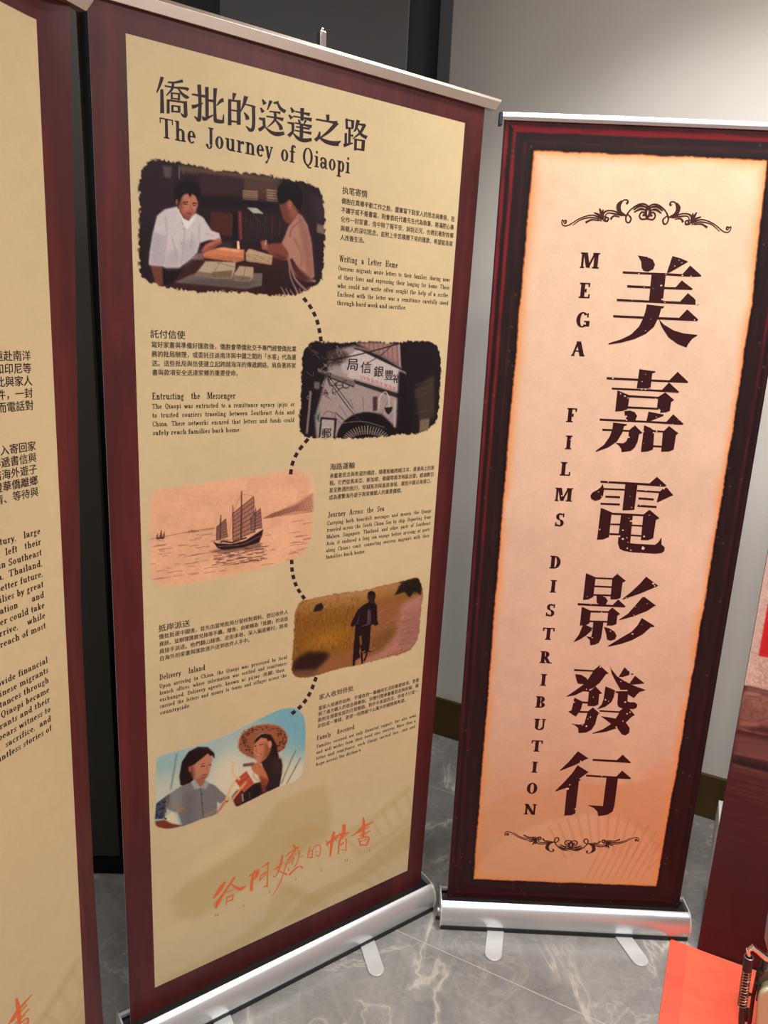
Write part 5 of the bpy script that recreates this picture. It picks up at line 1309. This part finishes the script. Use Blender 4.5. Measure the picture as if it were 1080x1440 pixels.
def flourish(T, flip, tilt):
    """one scroll ornament: the left half drawn in picture pixels, the right half its mirror"""
    ink = Ink(FB)
    S = [([(62,190),(50,172),(48,188),(60,203),(90,198),(150,160),(215,142),(262,158)],(3,3,4,4,4,4,5,6)), ([(58,178),(70,176),(70,188),(60,190)],(5,6,6,4)), ([(108,200),(160,165),(225,155),(270,172)],(2,4,5,3)),
         ([(180,182),(215,166),(255,170)],(8,6,3)), ([(222,128),(250,140),(268,165)],(4,9,4)), ([(250,105),(262,130),(272,165)],(4,10,4)), ([(272,110),(268,135),(276,165)],(4,9,4)),
         ([(275,160),(275,130),(300,115),(340,118),(375,138)],(8,8,5,5,4)), ([(282,150),(300,128),(345,132),(385,140)],(4,4,6,3)), ([(278,165),(300,170),(305,155),(290,150),(288,162)],(8,7,6,6,8)),
         ([(318,160),(335,142),(368,146)],(9,6,3)), ([(368,60),(350,85),(360,118),(390,135),(412,135)],(3,10,10,7,5)), ([(395,76),(404,68),(398,56),(376,60),(362,90),(372,118),(395,132)],(8,8,5,5,8,6,4)),
         ([(412,130),(432,150),(425,172),(408,168),(404,140),(425,105),(465,78),(500,74),(530,95),(536,125),(520,150)],(4,6,6,5,6,5,7,6,6,8,4)), ([(440,105),(475,85),(510,90),(526,105)],(5,8,6,4)), ([(445,118),(480,100),(515,106)],(4,9,3)),
         ([(520,150),(490,152),(478,135),(488,116),(505,120),(502,132),(494,130)],(5,6,6,6,6,7,7)), ([(512,95),(512,125),(524,152)],(8,10,5))]
    def tr(p, mir):
        x, y = p
        x = x - 522; y = y - 130
        if mir: x = -x
        if flip: y = -y
        return (x, y + 0 * tilt)
    cu, cv = uv1(FB, *T[:2])
    for mir in (False, True):
        for pts, wd in S:
            V, F = strip([tr(p, mir) for p in pts], [w0 * 1.35 + 1.2 for w0 in wd], 5)
            ink.uvfaces(np.stack([cu + V[:, 0] * T[2], cv + V[:, 1] * T[2]], -1), F)
    ink.obj('ornament', M_ORN, pB)
ua, _ = uv1(FB, 791, 318); ub, _ = uv1(FB, 1030, 329)
flourish((910.5, 302.5, (ub - ua) / 957), False, 0)
ua, _ = uv1(FB, 708, 1171); ub, _ = uv1(FB, 898, 1178)
flourish((803, 1186, (ub - ua) / 957), True, 0)

# ================================================================== red mat, board, machine
M1 = np.array([-.440, -.898, 0]); M1 /= np.linalg.norm(M1); M2 = np.array([.898, -.440, 0]); M2 /= np.linalg.norm(M2)
MC = np.array([.8290, 1.6335, 0])
M_MAT = mat('coral red mat', (248, 104, 76), .7, 0, .2)
M_HEM = mat('coral red hem tape', (240, 94, 72), .5, 0, .3)
g = Geo(); g.box(MC + M1 * .8 + M2 * .8 + UP * .0016, (M1, M2, UP), (.8, .8, .0016))
mt = g.obj('floor_mat', M_MAT, bevel=.0008)
tag(mt, 'coral red mat on the marble floor below the maroon printed board', 'mat')
g = Geo(); g.box(MC + M1 * .8 + M2 * .0225 + UP * .0036, (M1, M2, UP), (.799, .0215, .0006)); g.obj('hem', M_HEM, mt)

eS = empty('display_board', tuple(BO + BD * BW / 2), math.atan2(BD[1], BD[0]), 'tall board printed with a stone wall above dark maroon wood, at the right edge', 'board')
BN = np.cross(BD, -UP); 
if BN @ WN < 0: BN = -BN
g = Geo(); g.box(BO + BD * BW / 2 + BN * .008 + UP * BH / 2, (BD, BN, UP), (BW / 2, .0075, BH / 2)); g.obj('core', mat('maroon board edge', (70, 30, 34), .6), eS, bevel=.0008)
P = Picture(FS, 0, 0, BW, BH, .0028, bg=(78, 28, 34))
h, w_ = P.h, P.w
F = P.fill; Ln = P.line
UU, VV = np.meshgrid(np.linspace(0, BW, w_), np.linspace(0, BH, h))
_, v_wall = uv1(FS, 1060, 966)
wall = np.ones((h, w_, 3)) * np.array((190., 158, 144))
wall *= 1 + .34 * (upnoise(h, w_, 1.2, 51) - .5)[..., None] + .12 * (upnoise(h, w_, 12, 52) - .5)[..., None]
wall = mixa(wall, (206, 180, 170), np.clip(1 - UU / .03, 0, 1) * .6)
st = np.repeat(upnoise(h, int(w_ / 8) + 2, 2, 61), 8, 1)[:, :w_]
wood = mixa(np.ones((h, w_, 3)) * np.array((80., 33, 40)), (104, 56, 58), np.clip((st - .45) * 1.6, 0, 1) * np.clip(1.6 - (VV - v_wall) * 3, 0, 1))
wood = mixa(wood, (78, 22, 26), np.clip((VV - v_wall - .45) / .4, 0, 1) * .8)
P.A = np.where((VV < v_wall)[..., None], wall, wood)
def band(y0, y1, c, a=1.0, soft=.6):
    """horizontal band across the board between two heights measured at its left edge"""
    v0 = uv1(FS, 1040, y0)[1]; v1 = uv1(FS, 1040, y1)[1]
    P.blend(np.clip(np.minimum((VV - v0), (v1 - VV)) / (P.res * (.5 + soft)) + .5, 0, 1), c, a)
Tn = (960, 760, 4.0)
P.T = Tn
F([(340,850),(480,870),(760,940),(760,1040),(480,1030),(310,1060)], (168, 112, 102), 2)
F([(355,818),(460,842),(560,860),(560,880),(360,838)], (150, 106, 92), 1); Ln([(358, 815), (470, 842), (600, 870)], 5, (110, 70, 62), .5)
F([(352,845),(436,858),(440,880),(350,870)], (178, 130, 116), 1); Ln([(350, 872), (440, 882)], 5, (96, 52, 48), .5)
F([(345,885),(440,880),(470,910),(475,960),(450,1000),(400,1015),(350,1008),(330,985),(335,920)], (140, 86, 78), 1.5); F([(380,890),(440,885),(462,920),(430,950),(385,930)], (176, 128, 114), 3, .7)
g_ = np.random.default_rng(3)
for i in range(90): P.ell(g_.uniform(335, 475), g_.uniform(890, 1005), 6, 4, ((112, 62, 58), (182, 132, 118))[i % 2], .5, .45)
Ln([(325, 1008), (400, 1018), (480, 1000)], 6, (84, 42, 40), .6)
F([(325,1015),(420,1020),(428,1050),(320,1042)], (158, 104, 94), 1); Ln([(316, 1045), (430, 1056)], 6, (84, 42, 42), .6)
F([(440,1015),(560,1030),(560,1060),(445,1045)], (140, 84, 76), 2)
F([(300,1060),(480,1095),(760,1140),(760,1180),(480,1120),(305,1082)], (70, 36, 38), 1); Ln([(305, 1058), (480, 1092), (760, 1135)], 5, (176, 118, 104), .6)
F([(296,1090),(480,1125),(760,1170),(760,1250),(480,1240),(288,1200)], (122, 72, 70), 2)
Ln([(300, 1130), (480, 1150), (700, 1190)], 4, (84, 44, 46), .8); Ln([(292, 1170), (400, 1165), (600, 1210)], 4, (92, 52, 52), .8)
Ln([(290, 1196), (480, 1232), (760, 1290)], 7, (150, 100, 92), .8)
F([(285,1208),(480,1250),(760,1310),(760,1370),(480,1306),(278,1255)], (42, 22, 26), 1)
for i in range(40): Ln([(290 + i * 11, 1208 + i * 2.3), (288 + i * 11, 1228 + i * 2.3 + (i * 7) % 11)], 5, (96, 58, 56), .5, .7)
Ln([(278, 1262), (480, 1312), (760, 1378)], 8, (134, 86, 80), .8); F([(272,1275),(480,1322),(760,1390),(760,1420),(480,1350),(268,1300)], (104, 58, 58), 2); Ln([(272, 1300), (480, 1352), (700, 1405)], 5, (62, 28, 32), .8)
P.A = np.where((VV < v_wall)[..., None], P.A, P.A * np.array((.86, .88, .84)))
P.T = (0, 0, 1)
ur0, vr0 = uv1(FS, 1074, 884); _, vr1 = uv1(FS, 1074, 924)
P.blend(((UU > ur0) & (UU < ur0 + .09) & (VV > vr0 - .30) & (VV < vr1)).astype(float), (196, 34, 36)); P.blend(((UU > ur0 + .006) & (UU < ur0 + .084) & (VV > vr0 - .29) & (VV < vr1 - .008)).astype(float), (178, 28, 32), .6)
P.obj('front_print', eS, .0006, m=M_MATTE)
# white strut that holds the board up from behind
c = BO + BD * .10 + BN * .016
g = Geo(); V = []
prf = ((0, .10), (.13, .17), (.185, .235), (.19, .29), (.18, .335), (0, .36))
for s in (-.006, .006):
    for (d, z) in prf: V.append(BO + BN * .0156 + BD * (.0085 + s) + BN * d + UP * z)
n = len(prf)
g.add(V, [tuple(range(n)), tuple(range(n, 2 * n))[::-1]] + [(i, n + i, n + (i + 1) % n, (i + 1) % n) for i in range(n)])
g.obj('support_strut', mat('white card strut', (236, 232, 224), .6), eS, bevel=.001)
g = Geo(); g.box(BO + BD * .10 + BN * .09 + UP * .003, (BD, BN, UP), (.02, .085, .003)); g.obj('strut_foot', M_BLACK, eS)

# old machine with a coil spring at the lower right corner
MY = 1.33
def my(x, y, dy=0.0): return at_y(x, y, MY + dy)
eM = empty('metal_machine', (my(1075, 1430)[0] + .02, MY, .0032), 0, 'old metal machine with black coil spring and cream casing before the maroon board', 'machine')
M_SPR = mat('blackened spring steel', (150, 132, 116), .35, .9); M_CREAM = mat('cream enamel', (168, 158, 126), .25, .05); M_OLIVE = mat('olive brown metal', (92, 78, 62), .45, .4); M_GUN = mat('grey metal tube', (150, 146, 142), .35, .8)
a, b = my(1053, 1346), my(1043.5, 1415); ax = (b - a) / np.linalg.norm(b - a)
s1 = np.cross(ax, [0, 1, 0]); s1 /= np.linalg.norm(s1); s2 = np.cross(ax, s1)
L = np.linalg.norm(b - a); turns = 13; pts = []
for t in np.linspace(0, 1, turns * 14):
    q = t * turns * 2 * PI; pts.append(a + ax * L * (.25 + .75 * t) + (s1 * math.cos(q) + s2 * math.sin(q)) * .0088)
g = Geo(); g.tube(pts, .00135, 7); sp_o = g.obj('coil_spring', M_SPR, eM, smooth=True)
g = Geo(); g.tube([a + ax * .004, a + ax * L * .98], .0042, 12); g.obj('spring_rod', M_BLACK, eM, smooth=True)
g = Geo(); g.tube([a, a + ax * L * .27], .0098, 16); sl = g.obj('spring_sleeve', M_BLACK, eM, smooth=True)
g = Geo(); g.tube([a - ax * .001 + (s1 * math.cos(t) + s2 * math.sin(t)) * .0088 for t in np.linspace(0, 2 * PI, 25)], .0012, 6, cap=False); g.obj('rim_ring', M_GUN, sl, smooth=True)
g = Geo(); g.tube([b + ax * -.004, my(1043, 1432), my(1042, 1480)], [.0055, .007, .007], 12)
for k, (x, y) in enumerate(((1046, 1428), (1046, 1438), (1047, 1448))): g.tube([my(x, y), my(x - 6, y)], .0035, 8)
g.obj('lower_rod', M_BLACK, eM, smooth=True)
g = Geo(); g.tube([my(1052, 1452, .012), my(1059, 1402, .012), my(1066, 1368, .012)], .0042, 10); g.tube([my(1046, 1400), my(1054, 1398, .01), my(1060, 1400, .012)], .0034, 8); g.obj('linkage', mat('dark red rod', (70, 32, 28), .4, .4), eM, smooth=True)
def rounded(pts_px, depth, dy, m, name, bev):
    F0 = [my(x, y, dy) for x, y in pts_px]; F1 = [my(x, y, dy) + np.array([.56, .83, 0]) * depth for x, y in pts_px]; n = len(F0)
    g = Geo(); g.add(F0 + F1, [tuple(range(n)), tuple(range(n, 2 * n))[::-1]] + [(i, n + i, n + (i + 1) % n, (i + 1) % n) for i in range(n)])
    return g.obj(name, m, eM, smooth=True, bevel=bev, seg=4)
q = catmull([(1061,1470),(1062,1435),(1064,1410),(1068,1397),(1078,1392),(1095,1391),(1130,1391)], 5)
rounded([tuple(p) for p in q] + [(1130, 1470)], .10, -.02, M_CREAM, 'casing', .010)
rounded([(1062,1410),(1066,1376),(1072,1366),(1090,1360),(1130,1360),(1130,1410)], .07, .005, M_OLIVE, 'top_cover', .005)
g = Geo(); g.tube([my(1094, 1225, .03), my(1085, 1288, .03), my(1081, 1320, .03), my(1084, 1336, .03), my(1096, 1342, .03)], [.0075, .0085, .009, .007, .006], 14); g.obj('upright_tube', M_GUN, eM, smooth=True)
g = Geo(); g.tube([my(1052, 1336), my(1058, 1332), my(1066, 1338), my(1075, 1346), my(1090, 1352)], [.004, .0065, .0062, .0075, .007], 12); g.tube([my(1053, 1344), my(1052, 1335)], .0045, 10)
g.obj('bracket', M_CHROME, eM, smooth=True)
g = Geo(); g.tube([my(1077, 1345, .01), my(1070, 1366, .01), my(1068, 1372, .0)], [.005, .006, .005], 10); g.tube([my(1066, 1364), my(1072, 1368)], .005, 10); g.tube([my(1062, 1382), my(1068, 1383)], .004, 8); g.obj('pivot', M_BLACK, eM, smooth=True)
zc = min(v.co.z for v in bpy.data.objects['casing'].data.vertices)
for sx in (.01, .075):
    for sy in (-.01, .07):
        p0 = my(1066, 1470) + np.array([sx, sy, 0]); g = Geo(); g.tube([np.array([p0[0], p0[1], .0036]), np.array([p0[0], p0[1], p0[2] + .02])], .009, 12); g.obj('leg', M_BLACK, eM, smooth=True)

# ceiling downlights: a ring and a diffuser around each lamp, the added ones included
for x, y, s, e_, sp_ in LAMPS:
    o = empty('ceiling_light', (x, y, CEIL), 0, 'round white ceiling downlight out of view, some added to brighten wall and floor', 'light', 'ceiling downlights')
    c = np.array([x, y, CEIL])
    t = np.linspace(0, 2 * PI, 41); R = s / 2 + .02
    g = Geo(); g.tube([c + np.array([R * math.cos(q), R * math.sin(q), -.006]) for q in t], .009, 8, cap=False); g.obj('ring', M_CAP, o, smooth=True)
